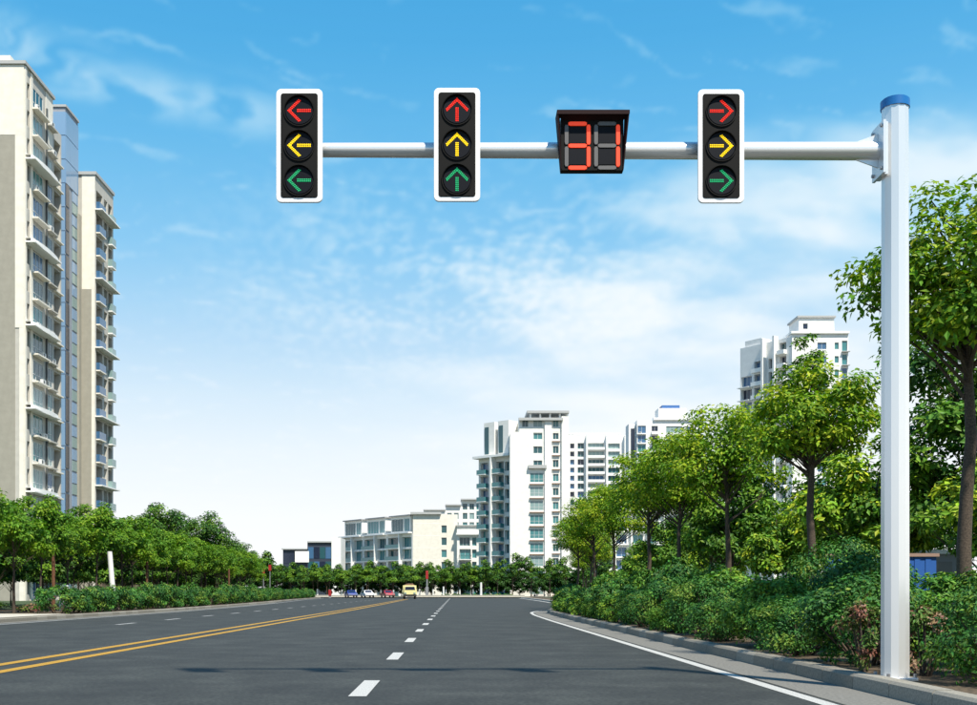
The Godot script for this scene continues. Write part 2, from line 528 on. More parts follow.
# one kind of tree: trunk and crown meshes, foot at the origin
func tree_kind(sd: int, h: float, trunk_h: float, rad: float, leaf: float, clumps: int, leaves: int, pal: Array, tr: float, lean := 0.0, low := -0.45) -> Array:
	rng.seed = sd
	var cb := MB.new()
	var tb := MB.new()
	var ry := (h - trunk_h) * 0.5
	var mid := Vector3(lean, trunk_h + ry, 0)
	var tip := mid + Vector3(lean * 0.5, ry * 0.55, 0)
	var pts := [Vector3(0, -0.1, 0)]
	var rad_l := [tr * 1.3]
	for i in 8:
		var t := (i + 1) / 8.0
		pts.append(Vector3(0, 0, 0).lerp(tip, t) + Vector3(rng.randf_range(-1, 1), 0, rng.randf_range(-1, 1)) * tr * (0.3 + 0.5 * t))
		rad_l.append(tr * lerpf(1.0, 0.62, minf(1.0, t * tip.y / trunk_h)) * (1.0 if t * tip.y < trunk_h else lerpf(1.0, 0.25, (t * tip.y - trunk_h) / (tip.y - trunk_h))))
	tb.tube(pts, rad_l, 9)
	var total := 0.0
	var list := []
	for i in clumps:
		var d := rdir()
		d.y = clampf(d.y, low, 1.0) if rng.randf() < 0.8 else absf(d.y)
		var q := rng.randf_range(0.5, 0.88) if i > clumps / 6 else rng.randf_range(0.0, 0.45)
		var c := mid + Vector3(d.x * rad, d.y * ry, d.z * rad) * q
		var r := rad * rng.randf_range(0.15, 0.3)
		var rr := Vector3(r, r * rng.randf_range(0.55, 0.8), r)
		list.append([c, rr])
		total += r * r
		if i % 2 == 0:
			var sy := clampf(c.y - rng.randf_range(0.7, 1.1) * Vector2(c.x, c.z).length() - 0.1, trunk_h * rng.randf_range(0.97, 1.22), tip.y)
			var from := tip * (sy / tip.y)
			var m2 := from.lerp(c, 0.5) + rdir() * rad * 0.05
			tb.tube([from, m2, c], [tr * 0.26, tr * 0.16, tr * 0.06], 5, false)
	for e in list:
		clump_leaves(cb, e[0], e[1], int(leaves * e[1].x * e[1].x / total), leaf, pal, 0.25, mid - Vector3(0, ry * 0.4, 0))
	return [tb.mesh(), cb.mesh()]

func plant_tree(called: String, kind: Array, p: Vector3, s: float, turn: float, label: String, group: String, bark := "bark", leafmat := "leaf", sy := 1.0) -> Node3D:
	var o := thing(called, p, turn, label, "tree", group)
	o.scale = Vector3(s, s * sy, s)
	part("trunk", kind[0], M[bark], o)
	part("crown", kind[1], M[leafmat], o)
	return o

# one kind of shrub: stems and foliage
func shrub_kind(sd: int, rx: float, h: float, leaf: float, clumps: int, leaves: int, pal: Array) -> Array:
	rng.seed = sd
	var cb := MB.new()
	var tb := MB.new()
	var list := []
	var total := 0.0
	for i in clumps:
		var a := rng.randf() * TAU
		var up := pow(rng.randf(), 0.7)
		var rr := rx * (0.45 + 0.55 * sin(PI * (up * 0.62 + 0.22))) * (1.0 if up < 0.7 else sqrt(maxf(0.0, 1.0 - pow((up - 0.7) / 0.3, 2.0)))) * sqrt(rng.randf_range(0.35, 1.0)) * 0.85
		var r := rx * rng.randf_range(0.15, 0.27)
		var c := Vector3(cos(a) * rr, maxf(r * 0.75, up * (h - r * 0.7)), sin(a) * rr)
		list.append([c, Vector3(r, r * 0.8, r)])
		total += r * r
		if i % 3 == 0:
			tb.tube([Vector3(cos(a) * rx * 0.12, -0.05, sin(a) * rx * 0.12), c * Vector3(0.6, 0.5, 0.6), c], [0.022, 0.016, 0.006], 4, false)
	for e in list:
		clump_leaves(cb, e[0], e[1], int(leaves * e[1].x * e[1].x / total), leaf, pal, 0.15, Vector3(0, h * 0.3, 0))
	return [tb.mesh(), cb.mesh()]

func plant_shrub(called: String, kind: Array, p: Vector3, s: Vector3, turn: float, label: String, group: String) -> Node3D:
	var o := thing(called, p, turn, label, "shrub", group)
	o.scale = s
	part("stems", kind[0], M["bark"], o)
	part("foliage", kind[1], M["leaf"], o)
	return o

const FRESH := [[0.25, 0.37, 0.018], [0.165, 0.31, 0.016], [0.33, 0.43, 0.024], [0.11, 0.235, 0.015]]
const MIDGREEN := [[0.085, 0.20, 0.018], [0.125, 0.245, 0.018], [0.06, 0.15, 0.018]]
const LEAFY := [[0.12, 0.26, 0.018], [0.085, 0.205, 0.018], [0.18, 0.32, 0.022]]
const DARK := [[0.03, 0.095, 0.015], [0.04, 0.115, 0.017], [0.022, 0.07, 0.015]]
const HEDGE := [[0.04, 0.14, 0.026], [0.06, 0.18, 0.026], [0.024, 0.095, 0.02], [0.13, 0.23, 0.03]]
const HEDGE_FRESH := [[0.10, 0.24, 0.024], [0.065, 0.185, 0.024], [0.17, 0.30, 0.028]]
const RUSTY := [[0.10, 0.14, 0.03], [0.22, 0.10, 0.07], [0.07, 0.14, 0.025], [0.26, 0.17, 0.11], [0.09, 0.16, 0.03]]

func build_right_plants() -> void:
	var near1 := tree_kind(101, 7.2, 3.6, 1.8, 0.12, 84, 12500, FRESH, 0.125, 0.05)
	var near2 := tree_kind(102, 5.8, 3.3, 1.6, 0.118, 76, 11000, FRESH, 0.11, -0.08, -0.5)
	var near3 := tree_kind(103, 6.35, 2.9, 1.95, 0.125, 78, 11500, FRESH, 0.10, 0.06)
	var near4 := tree_kind(104, 6.8, 2.8, 1.95, 0.13, 76, 11000, FRESH, 0.10)
	var row := 2
	var grp := "street trees behind the kerb hedge"
	plant_tree("street_tree", near1, Vector3(7.5, 0.12, -15.8), 1.0, 0.4, "tall street tree with bare trunk beside the white signal mast", "", "bark", "leaf_thin")
	plant_tree("street_tree", near2, Vector3(7.55, 0.12, -22.8), 1.0, 1.0, "street tree with broad flat crown and grey trunk below pointed treetop", "", "bark", "leaf_thin")
	var spots := [[7.5, 29.7, 0, 1.0], [7.5, 36.0, 1, 0.99], [7.5, 42.0, 0, 1.05], [7.55, 51.5, 1, 0.98], [7.6, 59.0, 0, 1.02], [7.6, 67.0, 1, 0.93], [9.6, 76.0, 0, 0.95], [11.2, 86.0, 1, 0.9], [12.2, 97.0, 0, 0.95], [13.0, 110.0, 1, 0.9]]
	for s in spots:
		row += 1
		plant_tree("street_tree", near3 if s[2] == 0 else near4, Vector3(s[0], 0.12, -s[1]), s[3], rng.randf() * TAU, "yellow-green street tree with slim trunk, %s in the row counted from the mast" % nth(row), grp, "bark", "leaf_thin")
	# taller and darker growth behind
	var dark1 := tree_kind(111, 10.0, 2.4, 2.9, 0.2, 74, 12000, DARK + MIDGREEN, 0.16)
	var dark2 := tree_kind(112, 5.2, 0.9, 2.0, 0.17, 46, 8000, MIDGREEN, 0.09)
	var dark3 := tree_kind(113, 4.4, 0.7, 1.9, 0.17, 40, 7000, MIDGREEN + FRESH, 0.08)
	var spire := tree_kind(114, 9.6, 2.6, 0.95, 0.14, 80, 6000, MIDGREEN, 0.09)
	for p in [[13.6, 27.5, 1.0], [17.4, 31.0, 1.05], [15.2, 24.0, 0.95]]:
		plant_tree("dark_tree", dark1, Vector3(p[0], 0.13, -p[1]), p[2], rng.randf() * TAU, ("tall dark green tree behind the mast, tallest of three" if p[2] > 1.0 else ("tall dark green tree behind the mast, smallest of three" if p[2] < 1.0 else "tall dark green tree behind the mast, middle one of three")), "tall dark trees", "bark")
	plant_tree("pointed_tree", spire, Vector3(13.2, 0.13, -40.2), 1.2, 0.3, "slender sparse tree whose pointed top rises before the white tower", "", "bark")
	for p in [[17.5, 47.0, 0.62], [21.5, 58.0, 0.66], [18.5, 66.0, 0.75], [24.5, 71.0, 0.85], [20.0, 40.0, 0.6], [22.5, 80.0, 0.85], [14.5, 52.0, 0.58], [28.0, 64.0, 0.8], [19.0, 88.0, 0.8], [24.0, 48.0, 0.65]]:
		plant_tree("grove_tree", dark1, Vector3(p[0], 0.13, -p[1]), p[2], rng.randf() * TAU, "dark green tree deep in the grove behind the street trees", "trees deep in the grove", "bark")
	var k := 0
	for p in [[14.5, 19.0], [11.0, 21.5], [12.5, 25.5], [10.4, 26.5], [17.5, 29.0], [11.2, 31.0], [13.6, 34.5], [10.6, 35.5], [16.5, 38.0], [12.6, 40.0], [10.8, 42.0], [15.0, 45.0], [11.4, 48.0], [13.5, 54.0], [11.5, 57.0], [12.5, 64.0], [15.0, 70.0], [14.5, 82.0], [16.5, 94.0]]:
		var kd: Array = dark2 if k % 2 == 0 else dark3
		plant_tree("understorey_tree", kd, Vector3(p[0], 0.13, -p[1]), rng.randf_range(0.9, 1.2), rng.randf() * TAU, "low bushy green tree behind the street trees, %s counted from the mast" % nth(k + 1), "low trees behind the street trees", "bark")
		k += 1
	# hedge shrubs behind the kerb
	var sh := [shrub_kind(121, 1.0, 1.22, 0.062, 70, 10000, HEDGE), shrub_kind(122, 1.05, 1.3, 0.062, 76, 10000, HEDGE), shrub_kind(123, 0.9, 1.1, 0.066, 64, 8500, HEDGE_FRESH)]
	var shf := [shrub_kind(124, 1.0, 1.25, 0.10, 50, 4200, HEDGE), shrub_kind(125, 1.05, 1.2, 0.10, 54, 4200, HEDGE_FRESH)]
	rng.seed = 500
	var d := 14.2
	var i := 0
	while d < 118.0:
		var kind: Array = sh[i % 3] if d < 32 else shf[i % 2]
		var s := rng.randf_range(1.0, 1.18) if i % 2 == 0 else rng.randf_range(0.7, 0.84)
		var off := 0.98 + (0.0 if d < 55 else 0.2)
		plant_shrub("hedge_shrub", kind, Vector3(xr(d) + off * s, 0.11, -d), Vector3(s, s * rng.randf_range(0.85, 1.02), s), rng.randf() * TAU, "rounded dark green hedge shrub behind the kerb, %s counted from the mast" % nth(i + 1), "hedge shrubs along the kerb")
		d += 2.05 + 0.45 * rng.randf() if d < 60 else 2.1
		i += 1
	# second line, a little taller
	d = 13.4
	var sn := 0
	while d < 60.0:
		var kind: Array = sh[i % 3] if d < 28 else shf[i % 2]
		var s := rng.randf_range(1.0, 1.25)
		sn += 1
		plant_shrub("tall_shrub", kind, Vector3(xr(d) + 2.95 + rng.randf_range(-0.2, 0.3), 0.11, -d), Vector3(s, s * (rng.randf_range(0.95, 1.4) if d > 17 else 0.95), s), rng.randf() * TAU, "fuller shrub of the second line behind the kerb hedge, %s counted from the mast" % nth(sn), "shrubs between the hedge and the street trees")
		d += rng.randf_range(2.0, 2.7)
		i += 1
	# shrubs around the mast
	plant_shrub("corner_shrub", sh[1], Vector3(5.75, 0.11, -11.0), Vector3(0.85, 0.95, 0.85), 0.7, "dense dark shrub beside the foot of the white signal mast", "")
	plant_shrub("corner_shrub", sh[0], Vector3(6.2, 0.11, -12.2), Vector3(0.7, 0.78, 0.7), 2.0, "dark shrub behind the mast between reddish and green shrubs", "")
	var red := shrub_kind(131, 0.5, 0.85, 0.06, 24, 2200, RUSTY)
	plant_shrub("reddish_shrub", red, Vector3(5.3, 0.11, -12.2), Vector3(0.8, 1.0, 0.8), 0.0, "small shrub with pinkish and olive leaves just behind the mast foot", "")
	plant_shrub("reddish_shrub", red, Vector3(4.95, 0.11, -13.0), Vector3(0.8, 1.05, 0.8), 2.4, "rust tinged shrub with dry leaves at end of kerb hedge", "")

func build_left_plants() -> void:
	var a := tree_kind(201, 5.6, 1.9, 2.1, 0.19, 46, 6500, LEAFY, 0.07)
	var b := tree_kind(202, 5.9, 2.1, 2.15, 0.19, 48, 6500, LEAFY + MIDGREEN, 0.07)
	var c := tree_kind(203, 9.8, 2.4, 3.6, 0.26, 74, 11000, DARK + MIDGREEN, 0.16)
	var e := tree_kind(204, 5.6, 0.8, 2.0, 0.24, 36, 4200, DARK + MIDGREEN, 0.08)
	rng.seed = 61
	var d := 41.0
	var i := 0
	while d < 135.0:
		var x := xl(d) - 4.6 + rng.randf_range(-0.7, 0.7)
		plant_tree("avenue_tree", a if i % 2 == 0 else b, Vector3(x, 0.12, -d), rng.randf_range(0.93, 1.06), rng.randf() * TAU, "slim young fresh green avenue tree, %s in the row counted from the pavement end" % nth(i + 1), "avenue trees behind the low hedge", "bark", "leaf_thin")
		d += rng.randf_range(3.6, 4.6)
		i += 1
	d = 44.0
	var bn := 0
	while d < 150.0:
		bn += 1
		var x := xl(d) - 9.0 + rng.randf_range(-1.5, 1.0)
		plant_tree("backdrop_tree", e if i % 3 else b, Vector3(x, 0.12, -d), rng.randf_range(0.85, 1.05), rng.randf() * TAU, "dense darker tree behind the avenue trees, %s counted from the pavement end" % nth(bn), "darker trees behind the avenue trees", "bark")
		d += rng.randf_range(2.6, 3.6)
		i += 1
	d = 52.0
	var gn := 0
	while d < 165.0:
		gn += 1
		plant_tree("thicket_tree", e, Vector3(xl(d) - 14.0 + rng.randf_range(-1.2, 1.2), 0.12, -d), rng.randf_range(0.75, 0.95), rng.randf() * TAU, "low dark thicket tree before the brown wall, %s counted from the pavement end" % nth(gn), "thicket before the brown wall", "bark")
		d += rng.randf_range(2.4, 3.2)
	var tn := 0
	for p in [[-28.5, 103.0, 0.95, 1.05], [-25.2, 108.0, 0.9, 0.98], [-30.0, 112.0, 1.0, 0.95], [-27.5, 128.0, 0.75, 0.8], [-31.5, 130.0, 0.82, 0.85], [-28.5, 140.0, 0.8, 0.85]]:
		tn += 1
		plant_tree("tall_tree", c, Vector3(p[0], 0.12, -p[1]), p[2], rng.randf() * TAU, "tall dark green tree rising above the avenue trees, %s along the road" % nth(tn), "tall trees above the avenue", "bark", "leaf", p[3] / p[2])
	plant_tree("tall_tree", c, Vector3(-30.2, 0.12, -70.0), 0.8, 0.2, "tall dark tree before the foot of the beige tower", "", "bark")
	plant_tree("tall_tree", e, Vector3(-27.4, 0.12, -78.0), 1.25, 0.2, "bushy dark tree before the tower's lowest balconies", "", "bark")
	var sh := [shrub_kind(211, 1.05, 1.15, 0.11, 30, 3200, HEDGE), shrub_kind(212, 1.1, 1.2, 0.11, 34, 3200, HEDGE)]
	d = 47.5
	var hn := 0
	while d < 186.0:
		var s := rng.randf_range(0.85, 1.15)
		hn += 1
		plant_shrub("verge_shrub", sh[i % 2], Vector3(xl(d) - 1.5 + rng.randf_range(-0.15, 0.15), 0.1, -d), Vector3(s, s * rng.randf_range(1.0, 1.35), s), rng.randf() * TAU, "green shrub of the low hedge, %s counted from the rusty post" % nth(hn), "low hedge shrubs by the far kerb")
		d += rng.randf_range(1.5, 2.0) if d < 90 else 2.4
		i += 1
	plant_shrub("weed_patch", shrub_kind(213, 0.8, 0.55, 0.10, 16, 700, RUSTY), Vector3(-19.6, 0.12, -50.0), Vector3(1.6, 0.8, 1.2), 0.0, "dry brownish weeds at the foot of the rusty post", "")
	plant_shrub("low_groundcover", sh[0], Vector3(-25.0, 0.12, -56.0), Vector3(1.8, 0.55, 1.5), 0.0, "low bright groundcover shrub under the avenue trees by the pavement", "")

func build_far_plants() -> void:
	var a := tree_kind(301, 6.3, 2.0, 2.2, 0.34, 26, 2300, MIDGREEN, 0.11)
	var b := tree_kind(302, 6.7, 1.9, 2.4, 0.34, 28, 2400, MIDGREEN + DARK, 0.11)
	var paint := MB.new()
	paint.tube([Vector3(0, -0.05, 0), Vector3(0, 1.5, 0)], [0.17, 0.14], 8)
	var pm := paint.mesh()
	rng.seed = 71
	var x := -46.0
	var i := 0
	while x < 5.0:
		var o := plant_tree("boulevard_tree", a if i % 2 else b, Vector3(x, 0.13, -214.0 + rng.randf_range(-1, 1)), rng.randf_range(0.92, 1.06), rng.randf() * TAU, "whitewashed boulevard tree across the far street, %s counted from the dark office" % nth(i + 1), "whitewashed trees across the far street", "bark")
		part("whitewash", pm, M["white_wash"], o)
		x += rng.randf_range(2.3, 2.9)
		i += 1
	x = -47.0
	i = 0
	while x < 6.0:
		plant_tree("inner_boulevard_tree", b if i % 2 else a, Vector3(x, 0.13, -219.0 + rng.randf_range(-1, 1)), rng.randf_range(1.0, 1.15), rng.randf() * TAU, "green boulevard tree of the inner row, %s counted from the dark office" % nth(i + 1), "inner row of boulevard trees", "bark")
		x += rng.randf_range(2.4, 3.0)
		i += 1
	var cn := 0
	for p in [[5.5, 214.0, 1.1], [8.2, 211.5, 1.05], [11.2, 213.0, 1.3], [15.0, 214.0, 1.2], [18.6, 213.0, 1.15], [22.0, 215.0, 1.2], [25.5, 212.0, 1.1], [29.0, 215.0, 1.2], [33.0, 213.0, 1.1]]:
		cn += 1
		plant_tree("corner_tree", b, Vector3(p[0], 0.13, -p[1]), p[2], rng.randf() * TAU, "full green tree below the cream tower, %s counted from the red-headed signal" % nth(cn), "trees below the cream tower", "bark")
	var e := tree_kind(303, 5.0, 0.2, 2.5, 0.4, 34, 3600, DARK, 0.1, 0.0, -0.9)
	x = -75.0
	while x < 60.0:
		plant_tree("shade_tree", e, Vector3(x, 0.13, -224.0 + rng.randf_range(-1.5, 1.5)), rng.randf_range(0.9, 1.15), rng.randf() * TAU, "dark dense low tree behind the whitewashed boulevard trees", "dark low trees behind the boulevard", "bark")
		x += rng.randf_range(2.6, 3.4)
	var s := shrub_kind(304, 1.1, 0.9, 0.3, 14, 500, HEDGE)
	x = -2.0
	while x < 12.0:
		plant_shrub("bed_shrub", s, Vector3(x, 0.13, -206.5), Vector3(1, 0.7, 1), rng.randf() * TAU, "low clipped shrub in the planting bed across the far street", "shrubs in the far planting bed")
		x += 2.0
	# belt of trees filling in towards both sides
	for p in [[-50, 190], [-55, 200], [-47, 176], [-42, 165], [-38, 158], [-60, 185], [-36, 172], [-33, 184], [-41, 182], [30, 150], [36, 170], [28, 128], [24, 140], [40, 140], [22, 110], [26, 118], [32, 105], [20, 165], [25, 180]]:
		plant_tree("belt_tree", b, Vector3(p[0], 0.13, -p[1]), rng.randf_range(0.95, 1.25), rng.randf() * TAU, "green tree in the loose belt beyond the roadside planting", "trees of the far belt", "bark")

# ------------------------------------------------------------------ buildings
# facade frame: x to the right seen from outside, y up, z outwards
func facade(mb: MB, xf: Transform3D, w: float, y0: float, y1: float, holes: Array, rev := 0.3) -> void:
	var xs := [0.0, w]
	var ys := [y0, y1]
	for r in holes:
		for q in [r.position.x, r.end.x]:
			if not xs.has(q): xs.append(q)
		for q in [r.position.y, r.end.y]:
			if not ys.has(q): ys.append(q)
	xs.sort(); ys.sort()
	mb.xf = xf
	mb.use_xf = true
	for j in ys.size() - 1:
		var run := -1.0
		var cy: float = (ys[j] + ys[j + 1]) * 0.5
		var row := []
		for r in holes:
			if cy > r.position.y and cy < r.end.y: row.append(r)
		for i in xs.size() - 1:
			var cx: float = (xs[i] + xs[i + 1]) * 0.5
			var solid := true
			for r in row:
				if cx > r.position.x and cx < r.end.x:
					solid = false
					break
			if solid:
				if run < 0: run = xs[i]
			if run >= 0 and (not solid or i == xs.size() - 2):
				var e: float = xs[i + 1] if solid else xs[i]
				mb.quad(Vector3(run, ys[j], 0), Vector3(e, ys[j], 0), Vector3(e, ys[j + 1], 0), Vector3(run, ys[j + 1], 0))
				run = -1.0
	for r in holes:
		var a: Vector2 = r.position
		var b: Vector2 = r.end
		mb.quad(Vector3(a.x, a.y, 0), Vector3(b.x, a.y, 0), Vector3(b.x, a.y, -rev), Vector3(a.x, a.y, -rev))
		mb.quad(Vector3(a.x, b.y, -rev), Vector3(b.x, b.y, -rev), Vector3(b.x, b.y, 0), Vector3(a.x, b.y, 0))
		mb.quad(Vector3(a.x, a.y, -rev), Vector3(a.x, b.y, -rev), Vector3(a.x, b.y, 0), Vector3(a.x, a.y, 0))
		mb.quad(Vector3(b.x, a.y, 0), Vector3(b.x, b.y, 0), Vector3(b.x, b.y, -rev), Vector3(b.x, a.y, -rev))
	mb.use_xf = false

func window_mesh(w: float, h: float, bars: int, transom: float, fw := 0.07) -> Array:
	var key := "%.2f_%.2f_%d_%.2f_%.2f" % [w, h, bars, transom, fw]
	if not cache.has(key):
		var mb := MB.new()
		mb.box(Vector3(0, 0, 0), Vector3(fw, h, 0.09))
		mb.box(Vector3(w - fw, 0, 0), Vector3(w, h, 0.09))
		mb.box(Vector3(fw, 0, 0), Vector3(w - fw, fw, 0.09))
		mb.box(Vector3(fw, h - fw, 0), Vector3(w - fw, h, 0.09))
		for i in bars:
			var x := w * (i + 1) / (bars + 1)
			mb.box(Vector3(x - fw * 0.45, fw, 0), Vector3(x + fw * 0.45, h - fw, 0.08))
		if transom > 0:
			mb.box(Vector3(fw, h * transom - fw * 0.4, 0), Vector3(w - fw, h * transom + fw * 0.4, 0.07))
		var pb := MB.new()
		pb.box(Vector3(fw * 0.5, fw * 0.5, 0.02), Vector3(w - fw * 0.5, h - fw * 0.5, 0.045))
		cache[key] = [mb.mesh(), pb.mesh()]
	return cache[key]

func put_window(b: Node3D, xf: Transform3D, r: Rect2, rev: float, glass: Array, frame := "frame_white", bars := 1, transom := 0.0) -> void:
	var ms := window_mesh(r.size.x, r.size.y, bars, transom)
	var o := part("window", ms[0], M[frame], b, xf * T(r.position.x, r.position.y, -rev))
	part("pane", ms[1], M["glass_" + glass[rng.randi() % glass.size()]], o)

func balcony_mesh(w: float, dep: float, kind: String) -> Array:
	var key := "bal_%.2f_%.2f_%s" % [w, dep, kind]
	if not cache.has(key):
		var sb := MB.new()
		sb.box(Vector3(0, -0.16, 0), Vector3(w, 0, dep))
		if kind == "curve":
			var poly := PackedVector2Array()
			for i in 9:
				var a := PI * i / 8.0
				poly.append(Vector2(w * 0.5 - cos(a) * w * 0.5, dep * 0.6 + sin(a) * dep * 0.45))
			for i in 8:
				var p := poly[i]; var q := poly[i + 1]
				sb.quad(Vector3(p.x, -0.2, p.y), Vector3(q.x, -0.2, q.y), Vector3(q.x, 0.3, q.y), Vector3(p.x, 0.3, p.y))
				sb.quad(Vector3(p.x, 0.3, p.y), Vector3(q.x, 0.3, q.y), Vector3(q.x, 0.3, 0), Vector3(p.x, 0.3, 0))
				sb.quad(Vector3(p.x, -0.2, 0), Vector3(q.x, -0.2, 0), Vector3(q.x, -0.2, q.y), Vector3(p.x, -0.2, p.y))
		var rb := MB.new()
		if kind == "glass":
			rb.box(Vector3(0.02, 0.02, dep - 0.06), Vector3(w - 0.02, 0.95, dep - 0.03))
			rb.box(Vector3(0.02, 0.02, 0), Vector3(0.05, 0.95, dep - 0.06))
			rb.box(Vector3(w - 0.05, 0.02, 0), Vector3(w - 0.02, 0.95, dep - 0.06))
		elif kind == "solid":
			rb.box(Vector3(0, 0.003, dep - 0.12), Vector3(w, 0.75, dep))
			rb.box(Vector3(0, 0.003, 0), Vector3(0.12, 0.75, dep - 0.12))
			rb.box(Vector3(w - 0.12, 0.003, 0), Vector3(w, 0.75, dep - 0.12))
		elif kind == "bars":
			rb.box(Vector3(0, 0.92, dep - 0.09), Vector3(w, 1.0, dep - 0.01))
			var k := int(w / 0.3)
			for i in k + 1:
				var x := (w - 0.05) * i / k
				rb.box(Vector3(x, 0.003, dep - 0.07), Vector3(x + 0.05, 0.92, dep - 0.03))
			for x in [0.0, w - 0.06]:
				rb.box(Vector3(x, 0.92, 0), Vector3(x + 0.06, 1.0, dep - 0.09))
		cache[key] = [sb.mesh(), rb.mesh() if rb.v.size() else null]
	return cache[key]

func put_balcony(b: Node3D, xf: Transform3D, x: float, y: float, w: float, dep: float, kind: String, slab := "trim_white", rail := "glass_blue") -> void:
	var ms := balcony_mesh(w, dep, kind)
	var o := part("balcony", ms[0], M[slab], b, xf * T(x, y, 0))
	if ms[1]:
		part("railing", ms[1], M[rail], o)
	elif kind == "plain" and dep > 0.5 and w < 5.0 and rng.randf() < 0.45:
		if not cache.has("air"):
			var mb := MB.new()
			mb.box(Vector3(0, 0.003, 0.12), Vector3(0.82, 0.58, 0.46))
			var fan := MB.new()
			fan.tube([Vector3(0.3, 0.29, 0.455), Vector3(0.3, 0.29, 0.475)], [0.22, 0.21], 14)
			cache["air"] = [mb.mesh(), fan.mesh()]
		var ac := part("air_conditioner", cache["air"][0], M["frame_white"], o, T(rng.randf_range(0.1, maxf(0.1, w - 0.95)), 0, 0))
		part("fan_grille", cache["air"][1], M["frame_dark"], ac)

# a column of equal openings from floor f0 up to f1: returns the holes and puts windows and balconies in them
# spec: {x, w, sill, h, f0, f1, rev, glass, frame, bars, tr, bal, bd, slab, rail, by, every}
func columns(b: Node3D, xf: Transform3D, fh: float, base: float, specs: Array, default_rev := 0.3) -> Array:
	var holes := []
	for s in specs:
		for f in range(s.get("f0", 0), s["f1"]):
			var y: float = base + f * fh
			if s.get("h", 0.0) > 0.0:
				var r := Rect2(s["x"], y + s.get("sill", 0.9), s["w"], s["h"])
				var rev: float = s.get("rev", default_rev)
				holes.append(r)
				if s.get("room", false):
					# open balcony: glazed door set well back
					put_window(b, xf, Rect2(r.position.x + 0.1, r.position.y, r.size.x - 0.2, r.size.y - 0.1), default_rev - 0.02, s.get("glass", ["deep"]), s.get("frame", "frame_white"), s.get("bars", 1), s.get("tr", 0.0))
				else:
					put_window(b, xf, r, rev - 0.02, s.get("glass", ["teal"]), s.get("frame", "frame_white"), s.get("bars", 1), s.get("tr", 0.0))
			if s.has("bal") and (f - s.get("f0", 0)) % int(s.get("every", 1)) == int(s.get("phase", 0)):
				put_balcony(b, xf, s["x"] + s.get("bx", -0.1), y + s.get("by", 0.1), s["w"] + s.get("bw", 0.2), s.get("bd", 1.1), s["bal"], s.get("slab", "trim_white"), s.get("rail", "glass_blue"))
	return holes

# plain box body: walls with openings on given sides, flat roof. Frame: x right, y up, z towards the viewer at the front face
func side_frames(w: float, dep: float) -> Dictionary:
	return {
		"front": Transform3D(Basis(), Vector3(0, 0, 0)),
		"right": Transform3D(Basis(Vector3.UP, PI / 2), Vector3(w, 0, 0)),
		"back": Transform3D(Basis(Vector3.UP, PI), Vector3(w, 0, -dep)),
		"left": Transform3D(Basis(Vector3.UP, -PI / 2), Vector3(0, 0, -dep)),
	}

func block(b: Node3D, called: String, o: Vector3, w: float, dep: float, y0: float, y1: float, mat_name: String, fh: float, specs: Dictionary, rev := 0.3) -> MeshInstance3D:
	var mb := MB.new()
	var fr := side_frames(w, dep)
	for side in ["front", "right", "back", "left"]:
		var xf: Transform3D = Transform3D(Basis(), o) * fr[side]
		var width := w if side in ["front", "back"] else dep
		var holes := []
		if specs.has(side):
			holes = columns(b, xf, fh, 0.0, specs[side], rev)
		facade(mb, xf, width, y0, y1, holes, rev + 0.04)
	mb.quad(o + Vector3(0, y1, 0), o + Vector3(w, y1, 0), o + Vector3(w, y1, -dep), o + Vector3(0, y1, -dep))
	return part(called, mb.mesh(), M[mat_name], b)

func slab(b: Node3D, called: String, lo: Vector3, hi: Vector3, m: String) -> MeshInstance3D:
	var mb := MB.new()
	mb.box(lo, hi)
	return part(called, mb.mesh(), M[m], b)

